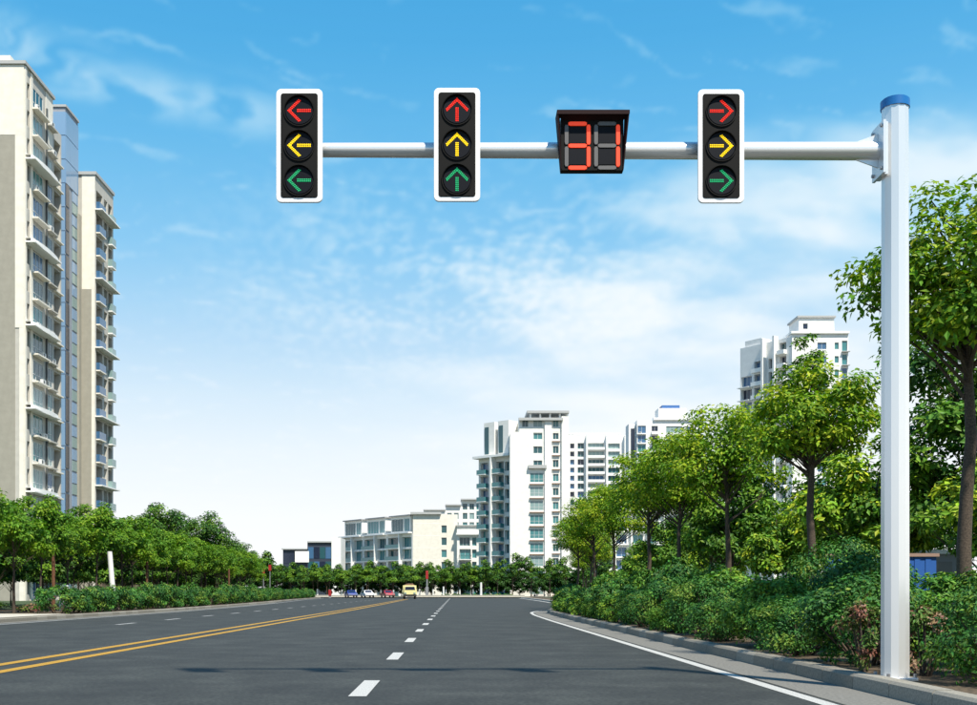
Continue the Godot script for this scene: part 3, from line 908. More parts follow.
func build_left_towers() -> void:
	# ---- near tower, street side faces +x
	var xa := -46.6
	var b := thing("residential_tower", Vector3(xa, 0, -116.0), 0.0, "tall cream and beige apartment tower with curved white balconies beside glass shaft", "building")
	var fh := 3.0
	var bay := ["teal", "deep", "blue", "pale"]
	# body: front left corner at (-15,0), front right corner at (0,0); street side runs back from there
	var street := [
		{"x": 0.55, "w": 0.95, "sill": 0.8, "h": 1.7, "f1": 19, "glass": ["deep", "navy"], "frame": "frame_dark", "bars": 0},
		{"x": 2.3, "w": 3.0, "sill": 0.55, "h": 2.15, "f1": 19, "glass": bay, "bars": 2, "tr": 0.3, "rev": 0.12},
		{"x": 6.6, "w": 1.5, "sill": 0.55, "h": 2.15, "f1": 19, "glass": bay, "bars": 1, "tr": 0.3, "rev": 0.12},
		{"x": 2.1, "w": 3.4, "f1": 19, "bal": "plain", "bd": 0.75, "by": 0.3, "slab": "cream_wall", "every": 1, "phase": 0},
		{"x": 0.2, "w": 7.6, "f0": 1, "f1": 17, "bal": "curve", "bd": 1.15, "by": 0.05, "slab": "trim_white", "every": 3, "phase": 0},
		{"x": 6.3, "w": 2.0, "f1": 19, "bal": "plain", "bd": 0.6, "by": 0.3, "slab": "stone_wall"},
	]
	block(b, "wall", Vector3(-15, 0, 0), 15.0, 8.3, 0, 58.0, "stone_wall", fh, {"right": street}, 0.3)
	slab(b, "cornice", Vector3(-15.2, 58.0, -8.4), Vector3(0.25, 58.35, 0.25), "trim_grey")
	slab(b, "roof_house", Vector3(-14, 58.36, -7.0), Vector3(-1.9, 59.5, -1.0), "cream_wall")
	# facing panels of the end wall
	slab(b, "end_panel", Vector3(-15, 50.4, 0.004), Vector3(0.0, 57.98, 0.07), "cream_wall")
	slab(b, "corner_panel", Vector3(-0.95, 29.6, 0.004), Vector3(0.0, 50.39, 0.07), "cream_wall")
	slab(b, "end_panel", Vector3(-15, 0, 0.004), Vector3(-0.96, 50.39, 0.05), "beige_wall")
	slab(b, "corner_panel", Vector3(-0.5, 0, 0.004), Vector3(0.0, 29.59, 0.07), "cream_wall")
	slab(b, "corner_panel", Vector3(0.004, 52.2, -8.2), Vector3(0.04, 57.97, -6.0), "cream_wall")
	slab(b, "downpipe", Vector3(0.01, 0, -6.3), Vector3(0.2, 56, -6.05), "frame_dark")
	slab(b, "rib", Vector3(0.004, 0, -0.5), Vector3(0.12, 57.9, -0.02), "cream_wall")
	slab(b, "rib", Vector3(0.004, 0, -2.2), Vector3(0.1, 57.9, -1.6), "cream_wall")
	# lower wing of the same tower
	var wing := [
		{"x": 0.3, "w": 2.0, "sill": 0.15, "h": 2.5, "f1": 18, "rev": 0.8, "glass": ["navy", "deep"], "frame": "frame_dark", "bars": 1, "bal": "plain", "bd": 0.35, "bx": -0.2, "bw": 0.4, "by": 0.1, "slab": "cream_wall"},
	]
	block(b, "wing_wall", Vector3(-13, 0, -8.34), 13.0, 2.6, 0, 55.0, "stone_wall", fh, {"right": wing}, 0.8)
	# ---- glass stair shaft, set back
	var g := thing("stair_shaft", Vector3(-49.0, 0, -135.0), 0.0, "blue mirrored glass stair shaft between the two cream towers", "building")
	slab(g, "core", Vector3(-8, 0, -4.6), Vector3(-0.1, 62.0, -0.1), "grey_wall")
	slab(g, "roof", Vector3(-8.05, 62.01, -4.7), Vector3(0.05, 62.3, 0.05), "trim_grey")
	for i in 20:
		var y := 1.5 + i * 3.0
		for j in 3:
			if j > 1 and i < 17: continue
			slab(g, "glass_panel", Vector3(-1.75 - j * 1.72, y, -0.098), Vector3(-0.09 - j * 1.72, y + 2.9, 0.0), "glass_mirror" if (i > 16 or j == 0) else "glass_navy")
		if i >= 17:
			for j in 3:
				slab(g, "glass_panel", Vector3(-0.098, y, -1.55 - j * 1.5), Vector3(0.0, y + 2.9, -0.1 - j * 1.5), "glass_mirror")
		else:
			slab(g, "glass_panel", Vector3(-0.098, y + 0.2, -1.3), Vector3(-0.02, y + 2.95, -0.12), "glass_navy")
			slab(g, "glass_panel", Vector3(-0.098, y + 0.1, -4.4), Vector3(-0.02, y + 1.4, -2.5), "glass_pale")
			slab(g, "glass_panel", Vector3(-0.098, y + 1.55, -4.4), Vector3(-0.02, y + 2.85, -2.5), "glass_mirror")
	# ---- far tower
	var c := thing("residential_tower", Vector3(-47.0, 0, -140.0), 0.0, "apartment tower beyond glass shaft with dark recessed balconies and jutting white ledges", "building")
	var st := [
		{"x": 0.5, "w": 2.4, "sill": 0.15, "h": 2.45, "f1": 18, "rev": 0.9, "glass": ["navy", "deep"], "frame": "frame_dark", "bars": 1, "bal": "glass", "bd": 0.5, "by": 0.1, "slab": "cream_wall", "rail": "glass_blue"},
		{"x": 3.6, "w": 1.3, "sill": 0.6, "h": 2.0, "f1": 18, "glass": ["deep", "teal", "pale"], "frame": "frame_white", "bars": 1},
		{"x": 5.3, "w": 1.5, "sill": 0.15, "h": 2.45, "f1": 18, "rev": 0.9, "glass": ["navy", "deep"], "frame": "frame_dark", "bars": 1, "bal": "glass", "bd": 0.6, "by": 0.1, "rail": "glass_pale"},
		{"x": 0.1, "w": 7.3, "f0": 2, "f1": 18, "bal": "plain", "bd": 0.95, "by": 0.05, "every": 3, "phase": 0},
	]
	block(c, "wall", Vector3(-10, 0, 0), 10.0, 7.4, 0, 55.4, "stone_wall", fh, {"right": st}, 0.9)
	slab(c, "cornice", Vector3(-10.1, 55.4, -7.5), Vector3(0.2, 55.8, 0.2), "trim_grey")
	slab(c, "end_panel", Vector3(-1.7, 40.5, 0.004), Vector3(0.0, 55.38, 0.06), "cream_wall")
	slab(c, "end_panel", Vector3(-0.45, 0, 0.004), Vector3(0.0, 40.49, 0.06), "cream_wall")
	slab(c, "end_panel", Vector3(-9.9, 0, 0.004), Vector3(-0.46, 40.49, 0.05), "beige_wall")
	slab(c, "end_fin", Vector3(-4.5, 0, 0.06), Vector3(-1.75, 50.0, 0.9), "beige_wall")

func build_centre() -> void:
	rng.seed = 81
	var fh := 3.0
	# ---- cream high-rise at the end of the road, z = 230
	var z := 230.0
	var b := thing("cream_tower", Vector3(X(510, z), 0, -z), 0.0, "cream high-rise with teal bay windows and roof canopy at the end of road", "building")
	var px := 4.674
	var front := [
		{"x": 4.25, "w": 2.9, "sill": 0.55, "h": 2.0, "f1": 9, "glass": ["teal", "pale", "teal"], "bars": 2, "tr": 0.35, "rev": 0.15, "bal": "plain", "bd": 0.45, "by": 0.2, "slab": "terracotta"},
		{"x": 5.0, "w": 1.9, "sill": 0.75, "h": 1.5, "f0": 9, "f1": 12, "glass": ["teal", "deep"], "bars": 1},
		{"x": 9.15, "w": 1.25, "sill": 0.75, "h": 1.6, "f1": 12, "glass": ["teal", "deep"], "bars": 1, "bal": "plain", "bd": 0.4, "by": 0.35, "bx": -0.2, "bw": 0.5, "slab": "terracotta"},
	]
	var lf := [
		{"x": 0.8, "w": 2.4, "sill": 0.3, "h": 2.3, "f1": 11, "glass": ["deep", "teal"], "bars": 2},
		{"x": 6.0, "w": 2.4, "sill": 0.3, "h": 2.3, "f1": 11, "glass": ["deep", "teal"], "bars": 2},
	]
	block(b, "wall", Vector3(0, 0, 0), 12.5, 12.0, 0, 35.1, "pale_cream_wall", fh, {"front": front, "left": lf})
	var top := [{"x": 3.0, "w": 1.9, "sill": 0.4, "h": 1.6, "f0": 12, "f1": 13, "glass": ["teal", "pale"]}, {"x": 0.6, "w": 1.3, "sill": 0.4, "h": 1.6, "f0": 12, "f1": 13, "glass": ["deep"]}, {"x": 7.2, "w": 1.2, "sill": 0.4, "h": 1.6, "f0": 12, "f1": 13, "glass": ["teal"]}]
	block(b, "upper_wall", Vector3(2.0, 0, -0.05), 10.45, 10.0, 35.11, 38.2, "pale_cream_wall", fh, {"front": top})
	slab(b, "eave", Vector3(1.8, 37.7, 0.0), Vector3(11.3, 38.25, 0.9), "trim_grey")
	slab(b, "roof_canopy", Vector3(3.6, 39.3, -8.0), Vector3(12.6, 39.8, 0.6), "trim_grey")
	for x in [4.2, 6.3, 8.4, 10.5, 12.1]:
		slab(b, "canopy_post", Vector3(x, 38.21, -0.5), Vector3(x + 0.35, 39.29, -0.1), "trim_white")
	slab(b, "bay_hood", Vector3(3.9, 27.5, 0.0), Vector3(7.8, 28.2, 0.7), "trim_grey")
	for f in range(1, 12):
		slab(b, "floor_band", Vector3(0.02, f * 3.0 - 0.05, 0.0), Vector3(4.1, f * 3.0 + 0.05, 0.012), "trim_white")
	slab(b, "edge_pier", Vector3(11.0, 0, 0.0), Vector3(12.52, 38.6, 0.5), "pale_cream_wall")
	slab(b, "middle_pier", Vector3(7.4, 0, 0.0), Vector3(8.9, 37.6, 0.35), "pale_cream_wall")
	# side wing turned away from the sun, with balconies
	var wing := Node3D.new()
	wing.name = "balcony_wing"
	b.add_child(wing)
	wing.position = Vector3(-6.5, 0, -9.5)
	wing.rotation.y = -0.72
	var wf := []
	for k in 2:
		wf.append({"x": 0.5 + k * 4.4, "w": 2.2, "sill": 0.1, "h": 2.6, "f1": 10, "room": true, "glass": ["deep", "teal", "blue"], "bars": 1, "bal": "glass", "bd": 1.3, "by": 0.08, "rail": "glass_teal"})
		wf.append({"x": 3.0 + k * 4.4, "w": 1.2, "sill": 0.5, "h": 2.0, "f1": 10, "glass": ["deep", "teal"], "bars": 0})
	var wl := [{"x": 0.8, "w": 1.6, "sill": 0.4, "h": 2.2, "f1": 10, "glass": ["deep", "teal"]}, {"x": 3.4, "w": 1.6, "sill": 0.4, "h": 2.2, "f1": 10, "glass": ["deep", "teal"]}]
	block(wing, "wing_wall", Vector3(0, 0, 0), 10.6, 6.0, 0, 30.6, "pale_cream_wall", fh, {"front": wf, "left": wl}, 0.9)
	slab(wing, "canopy", Vector3(-0.6, 30.6, -6.2), Vector3(9.5, 31.1, 1.5), "trim_white")
	slab(wing, "wing_pier", Vector3(4.35, 0, 0.004), Vector3(4.75, 30.6, 1.5), "trim_white")
	for k in 2:
		var x0 := 1.2 + k * 4.0
		slab(wing, "roof_fin", Vector3(x0, 31.11, -5.0), Vector3(x0 + 3.0, 38.6, -0.4), "pale_cream_wall")
		slab(wing, "fin_glazing", Vector3(x0 + 0.3, 31.6, -0.39), Vector3(x0 + 1.4, 37.6, -0.3), "glass_deep")
	# ---- low-rise block with glazed penthouses, z = 265
	z = 265.0
	var c := thing("apartment_block", Vector3(X(413, z), 0, -z), 0.0, "low cream apartment block with blank end wall and glazed roof storeys", "building")
	var cf := [{"x": 7.0, "w": 1.3, "sill": 0.6, "h": 1.9, "f1": 6, "glass": ["teal", "deep"], "bars": 0}]
	block(c, "end_wall", Vector3(0, 0, 0), 11.0, 10.0, 0, 20.2, "cream_wall", fh, {"front": cf})
	slab(c, "eave", Vector3(-0.6, 20.2, -10), Vector3(6.9, 20.75, 0.7), "trim_grey")
	for f in range(1, 7):
		slab(c, "floor_band", Vector3(0.02, f * 3.0 - 0.06, 0.0), Vector3(6.8, f * 3.0 + 0.04, 0.012), "trim_white")
	var cw := Node3D.new()
	cw.name = "balcony_wing"
	c.add_child(cw)
	cw.position = Vector3(-20.5, 0, -26.0)
	cw.rotation.y = -0.905
	var wf2 := []
	for k in 3:
		wf2.append({"x": 0.4 + k * 11.0, "w": 5.6, "sill": 0.1, "h": 2.65, "f1": 5, "room": true, "glass": ["deep", "teal", "deep"], "bars": 3, "bal": "glass", "bd": 1.0, "by": 0.05, "rail": "glass_teal"})
		wf2.append({"x": 6.5 + k * 11.0, "w": 4.0, "sill": 0.25, "h": 2.5, "f1": 5, "glass": ["teal", "deep"], "bars": 3})
	block(cw, "wing_wall", Vector3(0, 0, 0), 33.0, 8.0, 0, 15.6, "pale_cream_wall", fh, {"front": wf2}, 0.9)
	for k in 3:
		slab(cw, "pier", Vector3(k * 11.0 + 6.1, 0, 0.004), Vector3(k * 11.0 + 6.4, 15.6, 0.9), "trim_white")
		slab(cw, "ledge", Vector3(k * 11.0 + 0.2, 15.61, -1.0), Vector3(k * 11.0 + 10.6, 15.95, 1.1), "trim_white")
		var ph := Node3D.new()
		ph.name = "penthouse"
		cw.add_child(ph, true)
		ph.position = Vector3(k * 11.0 + 0.6, 15.96, -0.8)
		var pf := [{"x": 0.3, "w": 5.0, "sill": 0.3, "h": 3.2, "f1": 1, "glass": ["deep", "teal"], "bars": 3}, {"x": 5.7, "w": 2.3, "sill": 0.3, "h": 3.2, "f1": 1, "glass": ["teal"], "bars": 2}]
		block(ph, "penthouse_wall", Vector3(0, 0, 0), 8.4, 5.0, 0, 4.1, "pale_cream_wall", 4.0, {"front": pf, "left": [{"x": 0.5, "w": 3.8, "sill": 0.3, "h": 3.2, "f1": 1, "glass": ["deep"], "bars": 2}]}, 0.2)
		slab(ph, "roof", Vector3(-0.3, 4.11, -5.2), Vector3(8.8, 4.4, 0.5), "roof_grey")
	# its neighbour to the right, half hidden by the cream tower
	z = 263.5
	var d := thing("apartment_block", Vector3(X(457, z), 0, -z), 0.0, "low block with balconies tucked between blank cream wall and cream tower", "building")
	var df := [{"x": 0.6, "w": 2.8, "sill": 0.1, "h": 2.5, "f1": 4, "room": true, "glass": ["deep", "teal"], "bars": 1, "bal": "bars", "bd": 1.1, "rail": "frame_dark"}, {"x": 3.7, "w": 1.1, "sill": 0.4, "h": 2.1, "f1": 5, "glass": ["teal"], "bars": 0}, {"x": 0.6, "w": 2.6, "sill": 0.4, "h": 2.1, "f0": 4, "f1": 5, "glass": ["deep"], "bars": 2}]
	block(d, "wall", Vector3(0, 0, 0), 5.6, 9.0, 0, 17.2, "pale_cream_wall", fh, {"front": df}, 0.6)
	slab(d, "ledge", Vector3(-0.2, 15.1, 0.004), Vector3(5.8, 15.5, 0.8), "trim_white")
	slab(d, "roof", Vector3(-0.3, 17.21, -9.0), Vector3(5.8, 17.5, 0.4), "trim_grey")
	# ---- stepped block behind both, z = 345
	z = 345.0
	var e := thing("stepped_block", Vector3(X(424, z), 0, -z), 0.0, "pale stepped block whose upper storeys show behind the low cream block", "building")
	var step := 0
	for s in [[0.0, 7.0, 27.2], [7.0, 5.0, 28.8], [12.0, 7.2, 30.6]]:
		var sp := []
		var xx := 0.4
		while xx + 1.6 < s[1]:
			sp.append({"x": xx, "w": 1.5, "sill": 0.5, "h": 2.0, "f0": 5, "f1": 8 + step, "glass": ["teal", "deep", "pale"], "bars": 1})
			xx += 2.2
		block(e, "wall", Vector3(s[0], 0, -step * 0.3), s[1] - 0.01, 9.0, 0, s[2], "pale_cream_wall", fh, {"front": sp}, 0.3)
		slab(e, "roof", Vector3(s[0] - 0.2, s[2] + 0.01, -9), Vector3(s[0] + s[1] - 0.1, s[2] + 0.4, 0.6), "trim_grey")
		step += 1
	# ---- dark office block, z = 262
	z = 262.0
	var g := thing("dark_office", Vector3(X(283, z), 0, -z), 0.0, "low dark blue glazed office with white panel behind far boulevard trees", "building")
	slab(g, "wall", Vector3(0, 0, -10), Vector3(6.0, 11.4, 0), "dark_wall")
	slab(g, "upper_wall", Vector3(6.01, 0, -10), Vector3(11.9, 13.1, 0.4), "dark_wall")
	slab(g, "white_wall", Vector3(11.91, 0, -10), Vector3(14.2, 14.3, 0.8), "white_wall")
	slab(g, "billboard", Vector3(3.0, 8.3, 0.42), Vector3(6.4, 11.0, 0.55), "trim_white")
	slab(g, "roof", Vector3(-0.3, 11.41, -10), Vector3(6.0, 11.7, 0.5), "trim_grey")
	slab(g, "roof", Vector3(6.02, 13.11, -10), Vector3(11.9, 13.45, 0.8), "trim_grey")
	for f in 3:
		for k in 4:
			slab(g, "glass_panel", Vector3(6.2 + k * 1.42, 2.2 + f * 3.5, 0.402), Vector3(7.5 + k * 1.42, 5.0 + f * 3.5, 0.46), ["glass_navy", "glass_deep", "glass_blue"][(k + f) % 3])
		for k in 2:
			slab(g, "glass_panel", Vector3(0.2 + k * 1.4, 1.6 + f * 3.2, 0.004), Vector3(1.5 + k * 1.4, 4.2 + f * 3.2, 0.06), "glass_navy")

func build_right_towers() -> void:
	rng.seed = 91
	var fh := 3.0
	# ---- white slab tower with balcony rows, z = 400
	var z := 400.0
	var b := thing("white_tower", Vector3(X(568, z), 0, -z), 0.0, "white slab tower with long balcony rows beside the cream high-rise", "building")
	var f := [
		{"x": 0.8, "w": 1.6, "sill": 0.5, "h": 1.9, "f0": 8, "f1": 19, "glass": ["navy", "blue"], "bars": 0},
		{"x": 3.6, "w": 2.4, "sill": 0.4, "h": 2.1, "f0": 8, "f1": 19, "glass": ["navy", "blue", "deep"], "bars": 1},
		{"x": 7.4, "w": 6.0, "sill": 0.1, "h": 2.4, "f0": 8, "f1": 19, "room": true, "glass": ["deep", "pale", "blue"], "bars": 3, "bal": "solid", "bd": 1.4, "by": 0.05, "rail": "trim_white"},
		{"x": 14.9, "w": 4.4, "sill": 0.4, "h": 2.0, "f0": 8, "f1": 19, "glass": ["blue", "pale", "deep"], "bars": 2},
	]
	block(b, "wall", Vector3.ZERO, 22.2, 12.0, 0, 58.0, "white_wall", fh, {"front": f}, 0.8)
	for x in [0.0, 6.6, 14.0, 20.8]:
		slab(b, "pier", Vector3(x, 0, 0.004), Vector3(x + 0.6, 59.2, 1.6), "trim_white")
	slab(b, "parapet", Vector3(0, 58.01, -0.6), Vector3(22.2, 59.4, 0.0), "white_wall")
	slab(b, "roof_beam", Vector3(0.61, 60.0, -4), Vector3(20.0, 60.5, -2), "trim_white")
	for x in [2.0, 8.0, 14.0, 19.0]:
		slab(b, "beam_post", Vector3(x, 58.0, -3.3), Vector3(x + 0.5, 60.0, -2.7), "trim_white")
	# ---- white tower with blue roof structure, z = 340
	z = 340.0
	var c := thing("white_tower", Vector3(X(637, z), 0, -z), 0.0, "white tower with blue roof plant room rising behind the street trees", "building")
	var f2 := [
		{"x": 0.2, "w": 2.6, "sill": 0.3, "h": 2.4, "f0": 4, "f1": 18, "glass": ["blue", "teal"], "bars": 1, "bal": "plain", "bd": 0.6, "by": 0.1},
		{"x": 4.6, "w": 2.0, "sill": 0.3, "h": 2.3, "f0": 4, "f1": 18, "glass": ["deep", "navy"], "bars": 1, "bal": "solid", "bd": 1.0, "by": 0.05, "rail": "trim_white"},
		{"x": 9.2, "w": 5.0, "sill": 0.4, "h": 2.1, "f0": 4, "f1": 18, "glass": ["blue", "pale", "teal"], "bars": 3},
		{"x": 15.6, "w": 2.4, "sill": 0.5, "h": 1.9, "f0": 4, "f1": 18, "glass": ["deep", "blue"], "bars": 1},
	]
	var l2 := [{"x": 1.0, "w": 2.0, "sill": 0.4, "h": 2.2, "f0": 4, "f1": 18, "glass": ["deep", "navy"]}, {"x": 5.0, "w": 3.0, "sill": 0.4, "h": 2.2, "f0": 4, "f1": 18, "glass": ["deep", "navy"]}]
	block(c, "wall", Vector3.ZERO, 19.0, 9.0, 0, 55.4, "white_wall", fh, {"front": f2, "left": l2}, 0.3)
	slab(c, "wing_wall", Vector3(-2.4, 0, -7.5), Vector3(-0.005, 54.5, -1.5), "white_wall")
	slab(c, "wing_glazing", Vector3(-1.7, 20, -1.49), Vector3(-0.5, 53.0, -1.4), "glass_navy")
	slab(c, "cornice", Vector3(5.2, 55.41, -8.0), Vector3(17.5, 56.2, 0.6), "trim_white")
	slab(c, "roof_house", Vector3(7.0, 56.21, -7.0), Vector3(16.0, 59.4, -1.0), "white_wall")
	slab(c, "roof_tank", Vector3(8.2, 59.41, -6.0), Vector3(13.8, 60.4, -1.5), "roof_blue")
	# ---- low white framed block seen between the trunks, z = 250
	z = 250.0
	var e := thing("framed_block", Vector3(X(598, z), 0, -z), 0.0, "white framed housing block with blue windows glimpsed between street tree trunks", "building")
	var f3 := []
	for k in 6:
		f3.append({"x": 0.5 + k * 3.8, "w": 2.4, "sill": 0.3, "h": 2.2, "f1": 6, "glass": ["blue", "deep", "teal"], "bars": 1, "bal": "plain", "bd": 0.7, "by": 0.15, "bw": 0.8, "bx": -0.4})
	block(e, "wall", Vector3.ZERO, 23.0, 10.0, 0, 19.6, "white_wall", fh, {"front": f3}, 0.6)
	for k in 7:
		slab(e, "pier", Vector3(k * 3.8 - 0.05, 0, 0.004), Vector3(k * 3.8 + 0.25, 19.6, 1.0), "trim_white")
	slab(e, "roof", Vector3(-0.3, 19.61, -10), Vector3(23.3, 20.0, 1.1), "trim_white")
	# ---- tower above the trees on the right, z = 237
	z = 237.0
	var g := thing("corner_tower", Vector3(X(792, z), 0, -z), 0.0, "white corner tower with roof house above crowns of the street trees", "building")
	var f4 := [
		{"x": 5.6, "w": 2.0, "sill": 0.6, "h": 1.5, "f0": 3, "f1": 19, "glass": ["blue", "teal"], "bars": 1},
		{"x": 9.4, "w": 0.9, "sill": 0.6, "h": 1.5, "f0": 3, "f1": 19, "glass": ["teal", "deep"], "bars": 0},
		{"x": 11.0, "w": 1.2, "sill": 0.2, "h": 2.3, "f0": 3, "f1": 19, "glass": ["blue", "teal"], "bars": 0, "bal": "plain", "bd": 0.7, "by": 0.1, "slab": "trim_grey", "bw": 0.5},
	]
	block(g, "wall", Vector3.ZERO, 12.4, 9.0, 0, 58.0, "white_wall", fh, {"front": f4})
	slab(g, "cornice", Vector3(-0.3, 58.01, -9), Vector3(12.5, 58.5, 0.5), "trim_white")
	var ghouse := [{"x": 0.9, "w": 1.1, "sill": 0.9, "h": 1.3, "f0": 0, "f1": 1, "glass": ["navy"], "bars": 0}]
	var rh := Node3D.new()
	rh.name = "roof_house"
	g.add_child(rh)
	rh.position = Vector3(2.0, 58.51, -1.5)
	block(rh, "house_wall", Vector3.ZERO, 7.8, 7.0, 0, 3.4, "white_wall", 3.0, {"front": ghouse})
	slab(rh, "roof", Vector3(-0.4, 3.41, -7.2), Vector3(8.1, 3.8, 0.4), "trim_grey")
	# shaded side: fins and glazed balconies stepping back
	var sw := Node3D.new()
	sw.name = "balcony_wing"
	g.add_child(sw)
	sw.position = Vector3(-8.3, 0, -11.8)
	sw.rotation.y = -0.95
	var f5 := [
		{"x": 0.3, "w": 3.0, "sill": 0.3, "h": 2.4, "f0": 3, "f1": 17, "glass": ["blue", "deep", "navy"], "bars": 2, "bal": "plain", "bd": 1.4, "by": 0.05, "every": 1},
		{"x": 4.0, "w": 2.6, "sill": 0.1, "h": 2.5, "f0": 3, "f1": 18, "room": true, "glass": ["navy", "blue"], "bars": 1, "bal": "solid", "bd": 1.2, "by": 0.05, "rail": "trim_white"},
		{"x": 8.0, "w": 1.6, "sill": 0.3, "h": 2.3, "f0": 3, "f1": 18, "glass": ["navy", "deep"], "bars": 1},
		{"x": 11.0, "w": 1.8, "sill": 0.1, "h": 2.5, "f0": 3, "f1": 19, "room": true, "glass": ["navy", "deep"], "bars": 1, "bal": "solid", "bd": 1.0, "by": 0.05, "rail": "trim_white"},
	]
	block(sw, "wing_wall", Vector3.ZERO, 14.2, 7.0, 0, 57.4, "white_wall", fh, {"front": f5}, 0.9)
	slab(sw, "roof_fin", Vector3(1.0, 57.41, -4.0), Vector3(5.6, 58.9, -0.5), "white_wall")
	slab(sw, "pier", Vector3(6.9, 0, 0.004), Vector3(7.4, 58.2, 1.4), "white_wall")
	slab(sw, "pier", Vector3(10.1, 0, 0.004), Vector3(10.6, 58.2, 1.4), "white_wall")

# ------------------------------------------------------------------ signal mast and signals
const MD := 11.754
const MAST := Vector3(4.80, 0.125, -MD)
const ARM_Y := 5.90

func rr(w: float, h: float, r: float, seg := 5) -> PackedVector2Array:
	var p := PackedVector2Array()
	for k in 4:
		var c := Vector2((w * 0.5 - r) * [1, -1, -1, 1][k], (h * 0.5 - r) * [1, 1, -1, -1][k])
		for i in seg + 1:
			var a := PI * 0.5 * k + PI * 0.5 * i / seg
			p.append(c + Vector2(cos(a), sin(a)) * r)
	return p

func build_mast() -> void:
	var t := thing("signal_mast", MAST, 0.0, "white faceted signal mast with long horizontal arm and blue top cap", "mast")
	var top := 6.46 - MAST.y
	var mb := MB.new()
	mb.tube([Vector3(0, 0.02, 0), Vector3(0, top - 0.1, 0)], [0.152, 0.142], 12, true, true, 0.13)
	part("pole", mb.mesh(), M["mast_white"], t)
	mb = MB.new()
	mb.tube([Vector3(0, top - 0.1, 0), Vector3(0, top - 0.015, 0), Vector3(0, top, 0)], [0.152, 0.152, 0.135], 20)
	part("cap", mb.mesh(), M["cap_blue"], t)
	mb = MB.new()
	mb.xf = Transform3D(Basis(Vector3.RIGHT, -PI / 2), Vector3(0, 0, 0))
	mb.use_xf = true
	mb.prism(rr(0.36, 0.42, 0.03), 0.0, 0.03, 0.006)
	part("base_plate", mb.mesh(), M["mast_white"], t)
	for s in [[-1, -1], [1, -1], [1, 1], [-1, 1]]:
		mb = MB.new()
		mb.tube([Vector3(s[0] * 0.145, 0.03, s[1] * 0.18), Vector3(s[0] * 0.145, 0.075, s[1] * 0.18)], [0.02, 0.02], 6, true, true)
		part("bolt", mb.mesh(), M["bolt_steel"], t)
	var y := ARM_Y - MAST.y
	mb = MB.new()
	mb.tube([Vector3(-0.185, y, 0), Vector3(-6.56, y + 0.012, 0)], [0.098, 0.075], 24)
	part("arm", mb.mesh(), M["mast_white"], t)
	mb = MB.new()
	mb.box(Vector3(-0.19, y - 0.29, -0.16), Vector3(-0.16, y + 0.28, 0.16))
	mb.box(Vector3(-0.16, y - 0.29, -0.11), Vector3(-0.12, y + 0.28, 0.11))
	part("flange", mb.mesh(), M["mast_white"], t)
	for s in [[-1, -1], [-1, 1], [1, -1], [1, 1]]:
		mb = MB.new()
		mb.tube([Vector3(-0.19, y + s[0] * 0.23, s[1] * 0.12), Vector3(-0.21, y + s[0] * 0.23, s[1] * 0.12)], [0.02, 0.02], 6, true, true)
		part("bolt", mb.mesh(), M["bolt_steel"], t)
	for s in [1.0, -1.0]:
		mb = MB.new()
		var a := Vector3(-0.191, y + s * 0.09, 0)
		var p := [a, Vector3(-0.191, y + s * 0.185, 0), Vector3(-0.45, y + s * 0.09, 0)]
		var zz := Vector3(0, 0, 0.008)
		mb.tri(p[0] + zz, p[1] + zz, p[2] + zz); mb.tri(p[2] - zz, p[1] - zz, p[0] - zz)
		for i in 3:
			var j := (i + 1) % 3
			mb.quad(p[i] - zz, p[j] - zz, p[j] + zz, p[i] + zz)
		part("gusset", mb.mesh(), M["mast_white"], t)

func led_arrow(turn: float, piece: String) -> ArrayMesh:
	# drawn pointing left, in dots
	var mb := MB.new()
	var dots := []
	for row in ([-0.0095, 0.0095] if piece == "shaft" else []):
		for i in 8:
			dots.append(Vector2(-0.015 + i * 0.019, row))
	for s in ([-1.0, 1.0] if piece == "head" else []):
		for row in [0.0, 0.0175]:
			for i in 9:
				var q := i / 8.0
				var p := Vector2(-0.118 + 0.112 * q, s * 0.112 * q) + Vector2(row * 0.95, -s * row * 0.35 * (1.0 if i > 0 else 0.0))
				if i == 0 and s > 0: continue
				dots.append(p)
	for q in dots:
		var r: Vector2 = q.rotated(turn)
		var c := Vector3(r.x, r.y, 0.0)
		var rad := 0.0084
		var ring := []
		for k in 8:
			var a := TAU * k / 8
			ring.append(c + Vector3(cos(a) * rad, sin(a) * rad, 0))
		var apex := c + Vector3(0, 0, 0.006)
		for k in 8:
			mb.tri(apex, ring[k], ring[(k + 1) % 8])
	return mb.mesh()

